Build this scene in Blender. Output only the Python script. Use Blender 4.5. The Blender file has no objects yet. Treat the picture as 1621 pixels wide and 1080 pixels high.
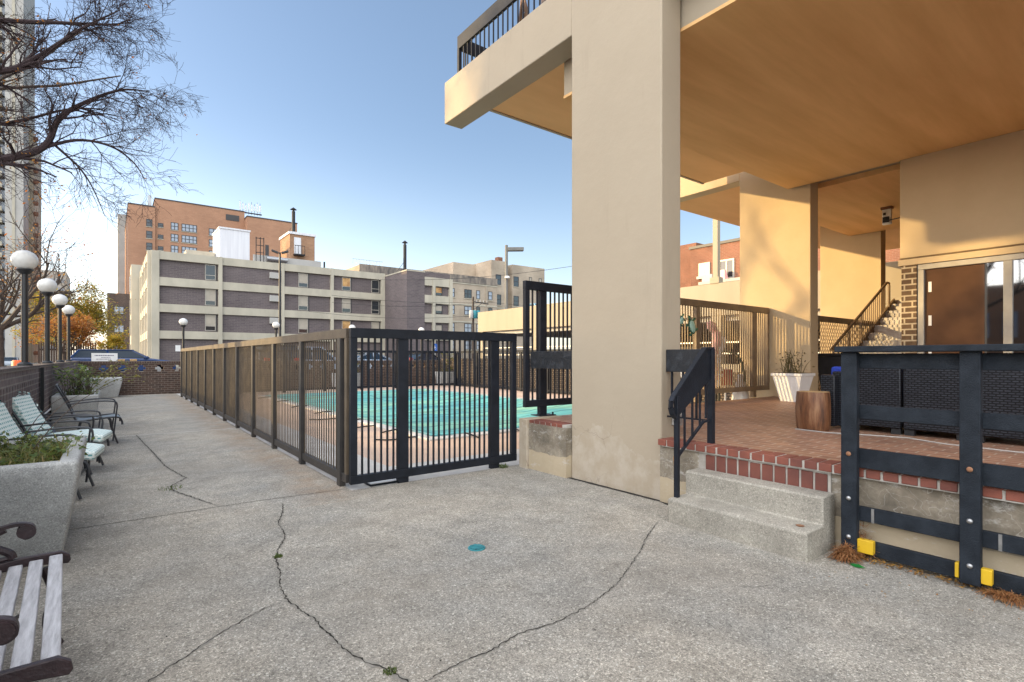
import bpy, bmesh, math, random
from mathutils import Vector, Matrix
random.seed(7)
R = math.radians
scn = bpy.context.scene
COL = scn.collection

# ------------------------------------------------------------------ mesh builder
class MB:
    def __init__(s):
        s.v = []; s.f = []; s.sm = []
    def poly(s, pts, smooth=False):
        n = len(s.v); s.v += [tuple(p) for p in pts]; s.f.append(tuple(range(n, n+len(pts)))); s.sm.append(smooth)
    def box(s, x0, x1, y0, y1, z0, z1, M=None):
        if x0 > x1: x0, x1 = x1, x0
        if y0 > y1: y0, y1 = y1, y0
        if z0 > z1: z0, z1 = z1, z0
        n = len(s.v)
        P = [(x0,y0,z0),(x1,y0,z0),(x1,y1,z0),(x0,y1,z0),(x0,y0,z1),(x1,y0,z1),(x1,y1,z1),(x0,y1,z1)]
        if M is not None: P = [tuple(M @ Vector(p)) for p in P]
        s.v += P
        for q in ((3,2,1,0),(4,5,6,7),(0,1,5,4),(1,2,6,5),(2,3,7,6),(3,0,4,7)):
            s.f.append(tuple(n+i for i in q)); s.sm.append(False)
        return s
    def bar(s, p0, p1, w, h, up=(0,0,1)):
        p0 = Vector(p0); p1 = Vector(p1); d = p1-p0; L = d.length; d.normalize()
        up = Vector(up)
        if abs(d.dot(up)) > .98: up = Vector((0,1,0))
        a = d.cross(up).normalized(); b = a.cross(d).normalized()
        M = Matrix(((a.x,d.x,b.x,p0.x),(a.y,d.y,b.y,p0.y),(a.z,d.z,b.z,p0.z),(0,0,0,1)))
        return s.box(-w/2, w/2, 0, L, -h/2, h/2, M)
    def tube(s, pts, r, n=6, caps=True):
        pts = [Vector(p) for p in pts]
        rs = r if isinstance(r, (list, tuple)) else [r]*len(pts)
        base = len(s.v); prev = None
        for i, p in enumerate(pts):
            if i == 0: d = pts[1]-p
            elif i == len(pts)-1: d = p-pts[i-1]
            else: d = pts[i+1]-pts[i-1]
            if d.length < 1e-9: d = Vector((0,0,1))
            d.normalize()
            if prev is None:
                u = Vector((0,0,1)) if abs(d.z) < .9 else Vector((1,0,0))
                a = d.cross(u).normalized()
            else:
                a = (prev - d*prev.dot(d))
                a = a.normalized() if a.length > 1e-6 else d.orthogonal().normalized()
            prev = a; b = d.cross(a)
            for k in range(n):
                t = 2*math.pi*k/n
                s.v.append(tuple(p + (a*math.cos(t)+b*math.sin(t))*rs[i]))
        for i in range(len(pts)-1):
            for k in range(n):
                k2 = (k+1) % n
                s.f.append((base+i*n+k, base+i*n+k2, base+(i+1)*n+k2, base+(i+1)*n+k)); s.sm.append(True)
        if caps:
            s.f.append(tuple(base+k for k in range(n))[::-1]); s.sm.append(False)
            e = base+(len(pts)-1)*n
            s.f.append(tuple(e+k for k in range(n))); s.sm.append(False)
        return s
    def lathe(s, prof, c, n=20, M=None):
        base = len(s.v); c = Vector(c)
        for (r, z) in prof:
            for k in range(n):
                t = 2*math.pi*k/n
                p = Vector((r*math.cos(t), r*math.sin(t), z))
                if M is not None: p = M @ p
                s.v.append(tuple(c+p))
        for i in range(len(prof)-1):
            for k in range(n):
                k2 = (k+1) % n
                s.f.append((base+i*n+k, base+i*n+k2, base+(i+1)*n+k2, base+(i+1)*n+k)); s.sm.append(True)
        s.f.append(tuple(base+k for k in range(n))[::-1]); s.sm.append(False)
        e = base+(len(prof)-1)*n
        s.f.append(tuple(e+k for k in range(n))); s.sm.append(False)
        return s
    def prism(s, poly, axis, a, b, smooth=False):
        """poly: 2-D outline; axis 'x': (y,z) outline, 'y': (x,z), 'z': (x,y)"""
        def m(p, t):
            return {'x': (t, p[0], p[1]), 'y': (p[0], t, p[1]), 'z': (p[0], p[1], t)}[axis]
        n = len(poly); base = len(s.v)
        s.v += [m(p, a) for p in poly] + [m(p, b) for p in poly]
        s.f.append(tuple(base+i for i in range(n))[::-1]); s.sm.append(False)
        s.f.append(tuple(base+n+i for i in range(n))); s.sm.append(False)
        for i in range(n):
            j = (i+1) % n
            s.f.append((base+i, base+j, base+n+j, base+n+i)); s.sm.append(smooth)
        return s
    def frustum(s, b, t):
        """b, t = (x0,x1,y0,y1,z)"""
        n = len(s.v)
        for (x0,x1,y0,y1,z) in (b, t): s.v += [(x0,y0,z),(x1,y0,z),(x1,y1,z),(x0,y1,z)]
        for q in ((3,2,1,0),(4,5,6,7),(0,1,5,4),(1,2,6,5),(2,3,7,6),(3,0,4,7)):
            s.f.append(tuple(n+i for i in q)); s.sm.append(False)
        return s
    def build(s, name, mat, parent=None, bevel=0, fix=True, seg=2):
        off = Vector((0,0,0)); p = parent
        while p is not None: off += Vector(p.location); p = p.parent
        me = bpy.data.meshes.new(name)
        me.from_pydata([tuple(Vector(v)-off) for v in s.v], [], s.f)
        me.update()
        if fix:
            bm = bmesh.new(); bm.from_mesh(me)
            bmesh.ops.recalc_face_normals(bm, faces=bm.faces)
            bm.to_mesh(me); bm.free()
        me.polygons.foreach_set('use_smooth', [bool(x) for x in s.sm])
        uv = me.uv_layers.new(name='UVMap')
        for pl in me.polygons:
            n = pl.normal; ax, ay, az = abs(n.x), abs(n.y), abs(n.z)
            for li in pl.loop_indices:
                c = me.vertices[me.loops[li].vertex_index].co + off
                if az >= ax and az >= ay: w = (c.x, c.y)
                elif ax >= ay: w = (c.y, c.z)
                else: w = (c.x, c.z)
                uv.data[li].uv = w
        try: me.set_sharp_from_angle(angle=R(40))
        except Exception: pass
        o = bpy.data.objects.new(name, me); COL.objects.link(o)
        if mat is not None: me.materials.append(mat)
        if parent is not None: o.parent = parent
        if bevel:
            b = o.modifiers.new('bevel', 'BEVEL'); b.width = bevel; b.segments = seg; b.limit_method = 'ANGLE'; b.angle_limit = R(50)
        return o

def tag(o, label=None, cat=None, group=None, kind=None):
    if label: o['label'] = label
    if cat: o['category'] = cat
    if group: o['group'] = group
    if kind: o['kind'] = kind
    return o
def thing(name, label, cat, loc=(0,0,0), group=None):
    o = bpy.data.objects.new(name, None); COL.objects.link(o); o.location = loc
    o.empty_display_size = .1
    return tag(o, label, cat, group)
def struct(name, mb, mat, label=None, cat=None, parent=None, **k):
    o = mb.build(name, mat, parent, **k); o['kind'] = 'structure'
    if label: o['label'] = label
    if cat and parent is None: o['category'] = cat
    return o
def copy_tree(o, parent=None):
    c = o.copy(); COL.objects.link(c); c.parent = parent
    for ch in list(o.children): copy_tree(ch, c)
    return c

# ------------------------------------------------------------------ materials
def lin(c): return tuple(c)+(1,)
def newmat(name):
    m = bpy.data.materials.new(name); m.use_nodes = True
    nt = m.node_tree; b = nt.nodes['Principled BSDF']
    return m, nt, b
def N(nt, t, **k):
    n = nt.nodes.new(t)
    for a, v in k.items(): setattr(n, a, v)
    return n
def noise(nt, vec, scale, detail=5, rough=.6):
    n = N(nt, 'ShaderNodeTexNoise'); n.inputs['Scale'].default_value = scale
    n.inputs['Detail'].default_value = detail; n.inputs['Roughness'].default_value = rough
    nt.links.new(vec, n.inputs['Vector']); return n.outputs['Fac']
def ramp(nt, fac, stops):
    r = N(nt, 'ShaderNodeValToRGB'); e = r.color_ramp.elements
    while len(e) < len(stops): e.new(.5)
    for i, (p, c) in enumerate(stops):
        e[i].position = p; e[i].color = lin(c) if len(c) == 3 else c
    nt.links.new(fac, r.inputs['Fac']); return r.outputs['Color']
def mix(nt, fac, a, b, mode='MIX'):
    m = N(nt, 'ShaderNodeMix', data_type='RGBA', blend_type=mode)
    for s, v in (('A', a), ('B', b)):
        sock = [i for i in m.inputs if i.name == s and i.type == 'RGBA'][0]
        if isinstance(v, tuple): sock.default_value = lin(v) if len(v) == 3 else v
        else: nt.links.new(v, sock)
    f = [i for i in m.inputs if i.name == 'Factor' and i.type == 'VALUE'][0]
    if isinstance(fac, (int, float)): f.default_value = fac
    else: nt.links.new(fac, f)
    return [o for o in m.outputs if o.type == 'RGBA'][0]
def mth(nt, op, a, b=0.0):
    m = N(nt, 'ShaderNodeMath', operation=op)
    for i, v in enumerate((a, b)):
        if isinstance(v, (int, float)): m.inputs[i].default_value = v
        else: nt.links.new(v, m.inputs[i])
    return m.outputs[0]
def bump(nt, b, h, strength, dist=.01):
    n = N(nt, 'ShaderNodeBump'); n.inputs['Strength'].default_value = strength; n.inputs['Distance'].default_value = dist
    nt.links.new(h, n.inputs['Height']); nt.links.new(n.outputs['Normal'], b.inputs['Normal'])
def pos(nt, scale=(1,1,1)):
    g = N(nt, 'ShaderNodeNewGeometry')
    if scale == (1,1,1): return g.outputs['Position']
    m = N(nt, 'ShaderNodeMapping'); m.inputs['Scale'].default_value = scale
    nt.links.new(g.outputs['Position'], m.inputs['Vector']); return m.outputs['Vector']
def sepz(nt):
    g = N(nt, 'ShaderNodeNewGeometry'); s = N(nt, 'ShaderNodeSeparateXYZ'); nt.links.new(g.outputs['Position'], s.inputs[0])
    return s.outputs
def mat(name, c1, c2=None, scale=3, rough=.7, bmp=0, bscale=80, metal=0, stretch=(1,1,1), spec=.4, lo=.35, hi=.65, bdist=.01):
    m, nt, b = newmat(name)
    b.inputs['Roughness'].default_value = rough; b.inputs['Metallic'].default_value = metal
    b.inputs['Specular IOR Level'].default_value = spec
    if c2 is None: c2 = tuple(x*.82 for x in c1)
    v = pos(nt, stretch)
    f = noise(nt, v, scale, 6)
    col = ramp(nt, f, [(lo, c2), (hi, c1)])
    nt.links.new(col, b.inputs['Base Color'])
    if bmp: bump(nt, b, noise(nt, pos(nt, stretch), bscale, 4), bmp, bdist)
    return m
def brick(name, ca, cb, mortar, w=.2, h=.067, ms=.009, off=.5, rough=.85, swap=False, bmp=.5, stain=.35, sscale=.6):
    m, nt, b = newmat(name); b.inputs['Roughness'].default_value = rough; b.inputs['Specular IOR Level'].default_value = .3
    uv = N(nt, 'ShaderNodeUVMap'); vec = uv.outputs['UV']
    if swap:
        mp = N(nt, 'ShaderNodeMapping'); mp.inputs['Rotation'].default_value = (0,0,R(90)); nt.links.new(vec, mp.inputs['Vector']); vec = mp.outputs['Vector']
    t = N(nt, 'ShaderNodeTexBrick'); t.offset = off
    t.inputs['Scale'].default_value = 1; t.inputs['Brick Width'].default_value = w; t.inputs['Row Height'].default_value = h
    t.inputs['Mortar Size'].default_value = ms; t.inputs['Mortar Smooth'].default_value = .1; t.inputs['Bias'].default_value = 0
    t.inputs['Color1'].default_value = lin(ca); t.inputs['Color2'].default_value = lin(cb); t.inputs['Mortar'].default_value = lin(mortar)
    nt.links.new(vec, t.inputs['Vector'])
    f = noise(nt, pos(nt), sscale, 6); f2 = noise(nt, pos(nt), 14, 4)
    k = ramp(nt, f, [(.3, (1-stain,)*3), (.7, (1.08,)*3)])
    k2 = ramp(nt, f2, [(.3, (.8,)*3), (.7, (1.15,)*3)])
    c = mix(nt, 1., t.outputs['Color'], k, 'MULTIPLY'); c = mix(nt, 1., c, k2, 'MULTIPLY')
    nt.links.new(c, b.inputs['Base Color'])
    if bmp:
        hgt = mth(nt, 'ADD', mth(nt, 'MULTIPLY', t.outputs['Fac'], -1.), mth(nt, 'MULTIPLY', f2, .5))
        bump(nt, b, hgt, bmp, .006)
    return m
def aggregate(name, warm=(.382,.345,.287), cool=(.285,.275,.25), stains=True, peb=150, con=1., stones=False):
    q = lambda x: (1+(x-1)*con,)*3
    m, nt, b = newmat(name); b.inputs['Roughness'].default_value = .9; b.inputs['Specular IOR Level'].default_value = .25
    p = pos(nt)
    big = noise(nt, p, .55, 6, .65); med = noise(nt, p, 3.2, 7, .7)
    c = ramp(nt, big, [(.36, cool), (.64, warm)])
    c = mix(nt, 1., c, ramp(nt, med, [(.25, (.68,)*3), (.75, (1.2,)*3)]), 'MULTIPLY')
    v = N(nt, 'ShaderNodeTexVoronoi'); v.inputs['Scale'].default_value = peb; nt.links.new(p, v.inputs['Vector'])
    sp = N(nt, 'ShaderNodeSeparateColor'); nt.links.new(v.outputs['Color'], sp.inputs[0])
    c = mix(nt, 1., c, ramp(nt, sp.outputs[0], [(.0, q(.62)), (.35, q(.9)), (.86, q(1.08)), (1., q(1.7))]), 'MULTIPLY')
    v2 = N(nt, 'ShaderNodeTexVoronoi'); v2.inputs['Scale'].default_value = peb*.42; nt.links.new(p, v2.inputs['Vector'])
    sp2 = N(nt, 'ShaderNodeSeparateColor'); nt.links.new(v2.outputs['Color'], sp2.inputs[0])
    c = mix(nt, 1., c, ramp(nt, sp2.outputs[1], [(.0, q(.7)), (.2, q(.97)), (.9, q(1.04)), (1., q(1.4))]), 'MULTIPLY')
    if stones:
        v3 = N(nt, 'ShaderNodeTexVoronoi'); v3.inputs['Scale'].default_value = 62; nt.links.new(p, v3.inputs['Vector'])
        sp3 = N(nt, 'ShaderNodeSeparateColor'); nt.links.new(v3.outputs['Color'], sp3.inputs[0])
        near = mth(nt, 'LESS_THAN', v3.outputs['Distance'], mth(nt, 'ADD', .16, mth(nt, 'MULTIPLY', sp3.outputs[2], .2)))
        c = mix(nt, mth(nt, 'MULTIPLY', mth(nt, 'MULTIPLY', near, mth(nt, 'GREATER_THAN', sp3.outputs[0], .78)), .6), c, (.62,.60,.54))
        c = mix(nt, mth(nt, 'MULTIPLY', mth(nt, 'MULTIPLY', near, mth(nt, 'LESS_THAN', sp3.outputs[0], .14)), .6), c, (.10,.09,.075))
    if stains:
        o = sepz(nt)
        # rusty dirt washed out along the foot of the pool fence (x about 1.95)
        d = mth(nt, 'ABSOLUTE', mth(nt, 'SUBTRACT', o[0], 1.72))
        e = mth(nt, 'SUBTRACT', 1., mth(nt, 'DIVIDE', d, .42))
        e = mth(nt, 'MULTIPLY', mth(nt, 'MAXIMUM', e, 0.), mth(nt, 'GREATER_THAN', o[1], 4.9))
        e = mth(nt, 'MULTIPLY', e, ramp(nt, noise(nt, p, 2.3, 6, .7), [(.35, (0,0,0)), (.7, (1,1,1))]))
        c = mix(nt, mth(nt, 'MULTIPLY', e, .75), c, (.25,.15,.08))
        d2 = ramp(nt, noise(nt, p, 1.1, 8, .75), [(.56, (0,0,0)), (.74, (1,1,1))])
        c = mix(nt, mth(nt, 'MULTIPLY', d2, .5), c, (.13,.12,.105))
        d4 = ramp(nt, noise(nt, pos(nt), .38, 5, .6), [(.44, (0,0,0)), (.64, (1,1,1))]); c = mix(nt, mth(nt, 'MULTIPLY', d4, .28), c, (.20,.17,.135))
        d3 = ramp(nt, noise(nt, pos(nt, (1,1,3)), 7, 6, .7), [(.66, (0,0,0)), (.75, (1,1,1))])
        c = mix(nt, mth(nt, 'MULTIPLY', d3, .3), c, (.5,.49,.46))
    nt.links.new(c, b.inputs['Base Color'])
    h = mth(nt, 'ADD', mth(nt, 'MULTIPLY', sp.outputs[1], .5), mth(nt, 'MULTIPLY', med, .8))
    bump(nt, b, h, .4*con, .005)
    return m
def glass(name, c=(.02,.025,.03), rough=.04, spec=.9):
    m, nt, b = newmat(name); b.inputs['Base Color'].default_value = lin(c); b.inputs['Roughness'].default_value = rough
    b.inputs['Specular IOR Level'].default_value = spec
    bump(nt, b, noise(nt, pos(nt), 1.3, 2), .04, .02)
    return m
def paint(name, c, rough=.35, coat=0, metal=0):
    m, nt, b = newmat(name); b.inputs['Roughness'].default_value = rough; b.inputs['Metallic'].default_value = metal
    if coat: b.inputs['Coat Weight'].default_value = coat; b.inputs['Coat Roughness'].default_value = .05
    f = noise(nt, pos(nt), 9, 5)
    nt.links.new(ramp(nt, f, [(.3, tuple(x*.85 for x in c)), (.7, c)]), b.inputs['Base Color'])
    return m
def leafmat(name, cs, trans=.35):
    m, nt, b = newmat(name); b.inputs['Roughness'].default_value = .55; b.inputs['Specular IOR Level'].default_value = .3
    g = N(nt, 'ShaderNodeNewGeometry')
    n = len(cs)
    nt.links.new(ramp(nt, g.outputs['Random Per Island'], [(i/max(1, n-1), c) for i, c in enumerate(cs)]), b.inputs['Base Color'])
    tr = N(nt, 'ShaderNodeBsdfTranslucent'); ms = N(nt, 'ShaderNodeMixShader'); ms.inputs[0].default_value = trans
    nt.links.new(ramp(nt, g.outputs['Random Per Island'], [(i/max(1, n-1), tuple(min(1, x*1.5) for x in c)) for i, c in enumerate(cs)]), tr.inputs['Color'])
    out = nt.nodes['Material Output']
    nt.links.new(b.outputs[0], ms.inputs[1]); nt.links.new(tr.outputs[0], ms.inputs[2]); nt.links.new(ms.outputs[0], out.inputs['Surface'])
    return m

M = {}
M['paving'] = aggregate('exposed_aggregate_concrete', peb=200, con=1.15, stones=True)
M['step'] = aggregate('step_concrete', (.37,.34,.285), (.30,.28,.24), False, 230, .75)
M['planter_agg'] = aggregate('planter_aggregate', (.47,.47,.455), (.37,.375,.37), False, 260, .7)
M['asphalt'] = mat('asphalt', (.075,.075,.078), (.05,.05,.052), 2, .9, .4, 120)
M['street'] = mat('street_asphalt', (.17,.165,.16), (.12,.118,.115), .5, .9, .3, 60)
M['ground'] = mat('town_ground', (.16,.15,.13), (.1,.1,.08), .2, .95)
M['sidewalk'] = mat('sidewalk_concrete', (.4,.38,.35), (.3,.29,.27), .8, .9, .3, 90)
M['shaded_deck'] = mat('deck_shade_tone', (.60,.575,.54), (.46,.44,.41), 1.5, .8, .25, 60)  # same deck along the fences, its shade put in as a paler colour
M['deck'] = mat('deck_sunlit_tone', (.62,.45,.34), (.52,.375,.285), 1.2, .85, .3, 70)  # inner deck, warm sunlight put into the base colour
M['coping'] = mat('pool_coping', (.66,.62,.57), (.5,.47,.43), 3, .7)
M['crack'] = mat('crack_dirt', (.035,.03,.025), (.02,.018,.015), 9, 1.)
M['crack_halo'] = mat('dirty_crack_edge', (.29,.27,.235), (.20,.185,.16), 14, .95, .4, 200)
M['joint'] = mat('joint_dirt', (.15,.135,.11), (.07,.062,.05), 6, 1.)
M['joint_light'] = mat('joint_filler', (.43,.40,.36), (.33,.31,.28), 4, .9)

def cream_mat():
    m, nt, b = newmat('cream_painted_concrete'); b.inputs['Roughness'].default_value = .75; b.inputs['Specular IOR Level'].default_value = .25
    p = pos(nt)
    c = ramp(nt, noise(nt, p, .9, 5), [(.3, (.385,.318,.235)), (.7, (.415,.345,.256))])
    s = ramp(nt, noise(nt, pos(nt, (3,3,.35)), 2.2, 6), [(.6, (0,0,0)), (.8, (1,1,1))])
    c = mix(nt, mth(nt, 'MULTIPLY', s, .4), c, (.29,.24,.18))
    o = sepz(nt)
    low = mth(nt, 'MULTIPLY', mth(nt, 'LESS_THAN', o[2], mth(nt, 'MULTIPLY', noise(nt, p, 1.7, 6), 1.0)), ramp(nt, noise(nt, p, 6, 6), [(.4, (0,0,0)), (.62, (1,1,1))]))
    c = mix(nt, mth(nt, 'MULTIPLY', low, .35), c, (.56,.50,.43))
    nt.links.new(c, b.inputs['Base Color'])
    ad = N(nt, 'ShaderNodeVectorMath', operation='ADD'); nz = N(nt, 'ShaderNodeTexNoise'); nz.inputs['Scale'].default_value = 4; nz.inputs['Detail'].default_value = 5
    nt.links.new(p, nz.inputs['Vector']); sc = N(nt, 'ShaderNodeVectorMath', operation='SCALE'); sc.inputs['Scale'].default_value = .5
    nt.links.new(nz.outputs['Color'], sc.inputs[0]); nt.links.new(p, ad.inputs[0]); nt.links.new(sc.outputs[0], ad.inputs[1])
    vo = N(nt, 'ShaderNodeTexVoronoi', feature='DISTANCE_TO_EDGE'); vo.inputs['Scale'].default_value = 1.5; nt.links.new(ad.outputs[0], vo.inputs['Vector'])
    zone = mth(nt, 'MULTIPLY', ramp(nt, noise(nt, p, .8, 3), [(.45, (0,0,0)), (.6, (1,1,1))]), mth(nt, 'LESS_THAN', o[2], .85))
    hair = mth(nt, 'MULTIPLY', mth(nt, 'LESS_THAN', vo.outputs['Distance'], .006), zone)
    c2_ = mix(nt, mth(nt, 'MULTIPLY', hair, .55), c, (.22,.18,.14))
    spl = ramp(nt, noise(nt, p, 30, 3), [(.72, (0,0,0)), (.76, (1,1,1))]); c2_ = mix(nt, mth(nt, 'MULTIPLY', spl, .35), c2_, (.30,.25,.19))
    nt.links.new(c2_, b.inputs['Base Color'])
    bump(nt, b, mth(nt, 'ADD', noise(nt, p, 9, 6), mth(nt, 'MULTIPLY', noise(nt, pos(nt, (1,1,.3)), 60, 3), .25)), .3, .012)
    return m
M['cream'] = cream_mat()
M['cream_bounce'] = mat('cream_warm_bounce_tint', (.56,.43,.27), (.50,.38,.235), 1., .75, .25, 14)  # the cream paint again, warm bounced light tinted into it
M['soffit'] = mat('soffit_warm_bounce_tone', (.88,.54,.235), (.70,.40,.155), 1.1, .75, .2, 9, stretch=(.3,2.6,1), lo=.3, hi=.7)  # cream underside, warm bounce light put into the ochre colour
M['soffit2'] = mat('slab_warm_bounce_tone', (.84,.50,.23), (.74,.43,.19), .8, .75, .1, 12, stretch=(.6,2,1))  # slab underside with the same bounce light coloured in
def stained():
    m, nt, b = newmat('stained_retaining_wall'); b.inputs['Roughness'].default_value = .85
    p = pos(nt); o = sepz(nt)
    c = ramp(nt, noise(nt, p, 2.4, 7, .7), [(.34, (.10,.085,.063)), (.5, (.21,.175,.13)), (.66, (.36,.31,.235))])
    low = mth(nt, 'LESS_THAN', o[2], mth(nt, 'ADD', .235, mth(nt, 'MULTIPLY', mth(nt, 'SUBTRACT', noise(nt, p, 3, 4), .5), .12)))
    c = mix(nt, mth(nt, 'MULTIPLY', low, .8), c, (.50,.405,.275))
    ef = ramp(nt, noise(nt, pos(nt, (1,1,2.2)), 5, 8, .75), [(.56, (0,0,0)), (.66, (1,1,1))])
    c = mix(nt, mth(nt, 'MULTIPLY', ef, .6), c, (.58,.56,.52))
    v = N(nt, 'ShaderNodeTexVoronoi', feature='DISTANCE_TO_EDGE'); v.inputs['Scale'].default_value = 3.2
    mp = N(nt, 'ShaderNodeMapping'); mp.inputs['Scale'].default_value = (1,1,2.6)
    ad = N(nt, 'ShaderNodeVectorMath', operation='ADD'); nz = N(nt, 'ShaderNodeTexNoise'); nz.inputs['Scale'].default_value = 7
    nt.links.new(p, nz.inputs['Vector']); sc = N(nt, 'ShaderNodeVectorMath', operation='SCALE'); sc.inputs['Scale'].default_value = .5
    nt.links.new(nz.outputs['Color'], sc.inputs[0]); nt.links.new(p, ad.inputs[0]); nt.links.new(sc.outputs[0], ad.inputs[1])
    nt.links.new(ad.outputs[0], mp.inputs['Vector']); nt.links.new(mp.outputs[0], v.inputs['Vector'])
    cr = mth(nt, 'MULTIPLY', mth(nt, 'LESS_THAN', v.outputs['Distance'], .012), mth(nt, 'SUBTRACT', 1., low))
    c = mix(nt, mth(nt, 'MULTIPLY', cr, .35), c, (.50,.47,.42))
    ry = mth(nt, 'LESS_THAN', mth(nt, 'ABSOLUTE', mth(nt, 'SUBTRACT', o[1], mth(nt, 'ADD', 2.89, mth(nt, 'MULTIPLY', noise(nt, p, 9, 3), .06)))), .022)
    rz_ = mth(nt, 'MULTIPLY', mth(nt, 'LESS_THAN', o[2], .47), mth(nt, 'GREATER_THAN', o[2], .2))
    c = mix(nt, mth(nt, 'MULTIPLY', mth(nt, 'MULTIPLY', ry, rz_), .75), c, (.42,.19,.05))
    nt.links.new(c, b.inputs['Base Color']); bump(nt, b, noise(nt, p, 20, 6), .4, .01)
    return m
M['stained'] = stained()
M['paver'] = brick('red_brick_paver', (.41,.215,.13), (.29,.145,.095), (.52,.42,.33), .2, .1, .006, .5, .5, True, .35, .3, .7)
M['brick_face'] = mat('red_paving_brick', (.20,.068,.047), (.12,.045,.036), 3, .7, .3, 60)
M['brick_edge'] = mat('red_edge_brick', (.25,.078,.05), (.14,.05,.038), 3, .65, .3, 60)
M['mortar'] = mat('pale_mortar', (.50,.47,.42), (.34,.31,.27), 8, .9, .5, 60)
M['dark_brick'] = brick('dark_brown_brick', (.20,.155,.15), (.13,.10,.10), (.27,.235,.215), .2, .075, .009, bmp=.6)
M['dark_brick2'] = brick('dark_brick_far_wall', (.10,.06,.045), (.06,.04,.033), (.20,.16,.13), .2, .075, .008, bmp=.5)
M['lattice_tan'] = brick('tan_pierced_brick', (.30,.235,.18), (.24,.19,.145), (.07,.055,.045), .11, .075, .02, bmp=.5)
M['grey_brick'] = brick('grey_purple_brick', (.155,.125,.125), (.125,.10,.105), (.19,.165,.155), .6, .2, .02, bmp=.2, stain=.2, sscale=.3)
M['orange_brick'] = brick('orange_brick', (.43,.235,.145), (.39,.21,.13), (.39,.23,.155), 1.0, .35, .02, bmp=0, stain=.2, sscale=.12)
M['tan_brick'] = brick('weathered_tan_brick', (.47,.385,.29), (.43,.35,.265), (.44,.37,.30), .9, .3, .02, bmp=0, stain=.35, sscale=.22)
M['red_brick'] = brick('far_red_brick', (.24,.095,.055), (.20,.08,.045), (.26,.15,.10), .3, .1, .015, bmp=.2)
M['pier_brick'] = brick('brown_pier_brick', (.16,.10,.055), (.12,.075,.045), (.52,.42,.28), .21, .09, .012, bmp=.5, stain=.15)
M['band'] = mat('facade_concrete_band', (.50,.455,.36), (.40,.365,.29), .6, .85, stretch=(1,1,.4))
M['far_cream'] = mat('garage_parapet_paint', (.37,.315,.225), (.33,.28,.20), .5, .85, stretch=(2,2,.3))
M['far_white'] = mat('white_metal_cladding', (.72,.72,.74), (.62,.62,.65), .8, .6, stretch=(6,6,.2))
M['far_grey'] = mat('pale_grey_concrete', (.46,.44,.41), (.38,.365,.34), .3, .9)
M['pole_grey'] = mat('grey_pole_paint', (.17,.165,.15), None, 3, .6)
M['navy'] = mat('navy_black_paint', (.015,.018,.026), (.009,.011,.016), 7, .5, .3, 90, spec=.25)
M['blackwood'] = mat('blue_black_stained_timber', (.021,.027,.036), (.011,.0145,.02), 3, .65, .5, 40, stretch=(3,3,3), spec=.2)
M['fence_brown'] = mat('weathered_brown_black_paint', (.12,.09,.06), (.075,.058,.042), 5, .5, .3, 70)
M['fence_dark'] = mat('brown_black_post_paint', (.055,.048,.042), (.032,.03,.03), 5, .45, .3, 70)
M['tanrail'] = mat('brown_rail_paint_and_lit_tone', (.23,.16,.09), (.16,.11,.07), 5, .5, .2, 70)  # real brown on the far rails, painted warm light on the terrace fence
M['plate'] = mat('scuffed_steel_plate', (.045,.05,.06), (.016,.018,.022), 14, .5, .3, 60, lo=.5, hi=.75)
M['iron'] = mat('maroon_cast_iron', (.045,.026,.028), (.025,.016,.018), 14, .45, .5, 60)
M['slat'] = mat('silver_grey_slat_wood', (.56,.56,.58), (.33,.325,.34), 5, .7, .5, 30, stretch=(10,1,10))
M['wicker'] = brick('dark_resin_wicker', (.040,.044,.055), (.030,.033,.042), (.006,.006,.008), .05, .021, .006, .5, .4, False, 1., .1)
M['blue_fabric'] = mat('royal_blue_cushion', (.02,.05,.36), (.015,.035,.27), 20, .8)
M['yellow'] = mat('yellow_pad_paint', (.72,.46,.02), (.60,.37,.02), 6, .5)
M['steel'] = mat('galvanised_steel', (.5,.5,.5), (.35,.35,.35), 20, .4, metal=.9)
M['rust'] = mat('rusty_bolt', (.30,.14,.07), (.18,.09,.05), 40, .7)
M['lamp_black'] = paint('black_post_paint', (.018,.018,.02), .4)
M['globe'] = paint('white_acrylic_globe', (.80,.78,.74), .25)
M['glass'] = glass('dark_window_glass')
M['glass_sky'] = glass('pale_window_glass', (.30,.34,.40), .08, .7)
M['glass_amber'] = mat('amber_lit_blind', (.66,.40,.16), (.30,.14,.05), 1.6, .5)
M['blind'] = mat('pale_window_blind', (.42,.37,.30), (.36,.32,.26), 2, .6)
M['car_glass'] = glass('car_glass', (.015,.03,.05), .12, .3)
M['alu'] = mat('aluminium_window_frame', (.40,.37,.32), (.34,.31,.27), 6, .45, metal=.2)
M['frame_dark'] = paint('dark_window_frame', (.05,.045,.045), .5)
M['white'] = mat('white_plastic', (.78,.77,.75), (.70,.69,.67), 5, .45)
M['bark'] = mat('dark_bark', (.058,.037,.038), (.032,.021,.023), 18, .9, .6, 40)
M['bark_far'] = mat('street_tree_bark', (.09,.065,.05), (.05,.037,.03), 9, .9)
M['leaf_green'] = leafmat('planter_leaves', [(.05,.09,.025), (.09,.13,.03), (.16,.19,.05), (.05,.07,.03)])
M['leaf_yellow'] = leafmat('autumn_green_gold_leaves', [(.16,.18,.03), (.30,.24,.03), (.42,.27,.03), (.20,.20,.04), (.36,.18,.03)])
M['leaf_orange'] = leafmat('autumn_orange_leaves', [(.40,.16,.03), (.33,.11,.03), (.45,.24,.05), (.25,.11,.05)])
M['leaf_olive'] = leafmat('olive_leaves', [(.10,.11,.03), (.17,.15,.04), (.20,.20,.05)])
M['soil'] = mat('planter_soil', (.035,.026,.018), (.02,.015,.01), 20, 1., .6, 40)
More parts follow.
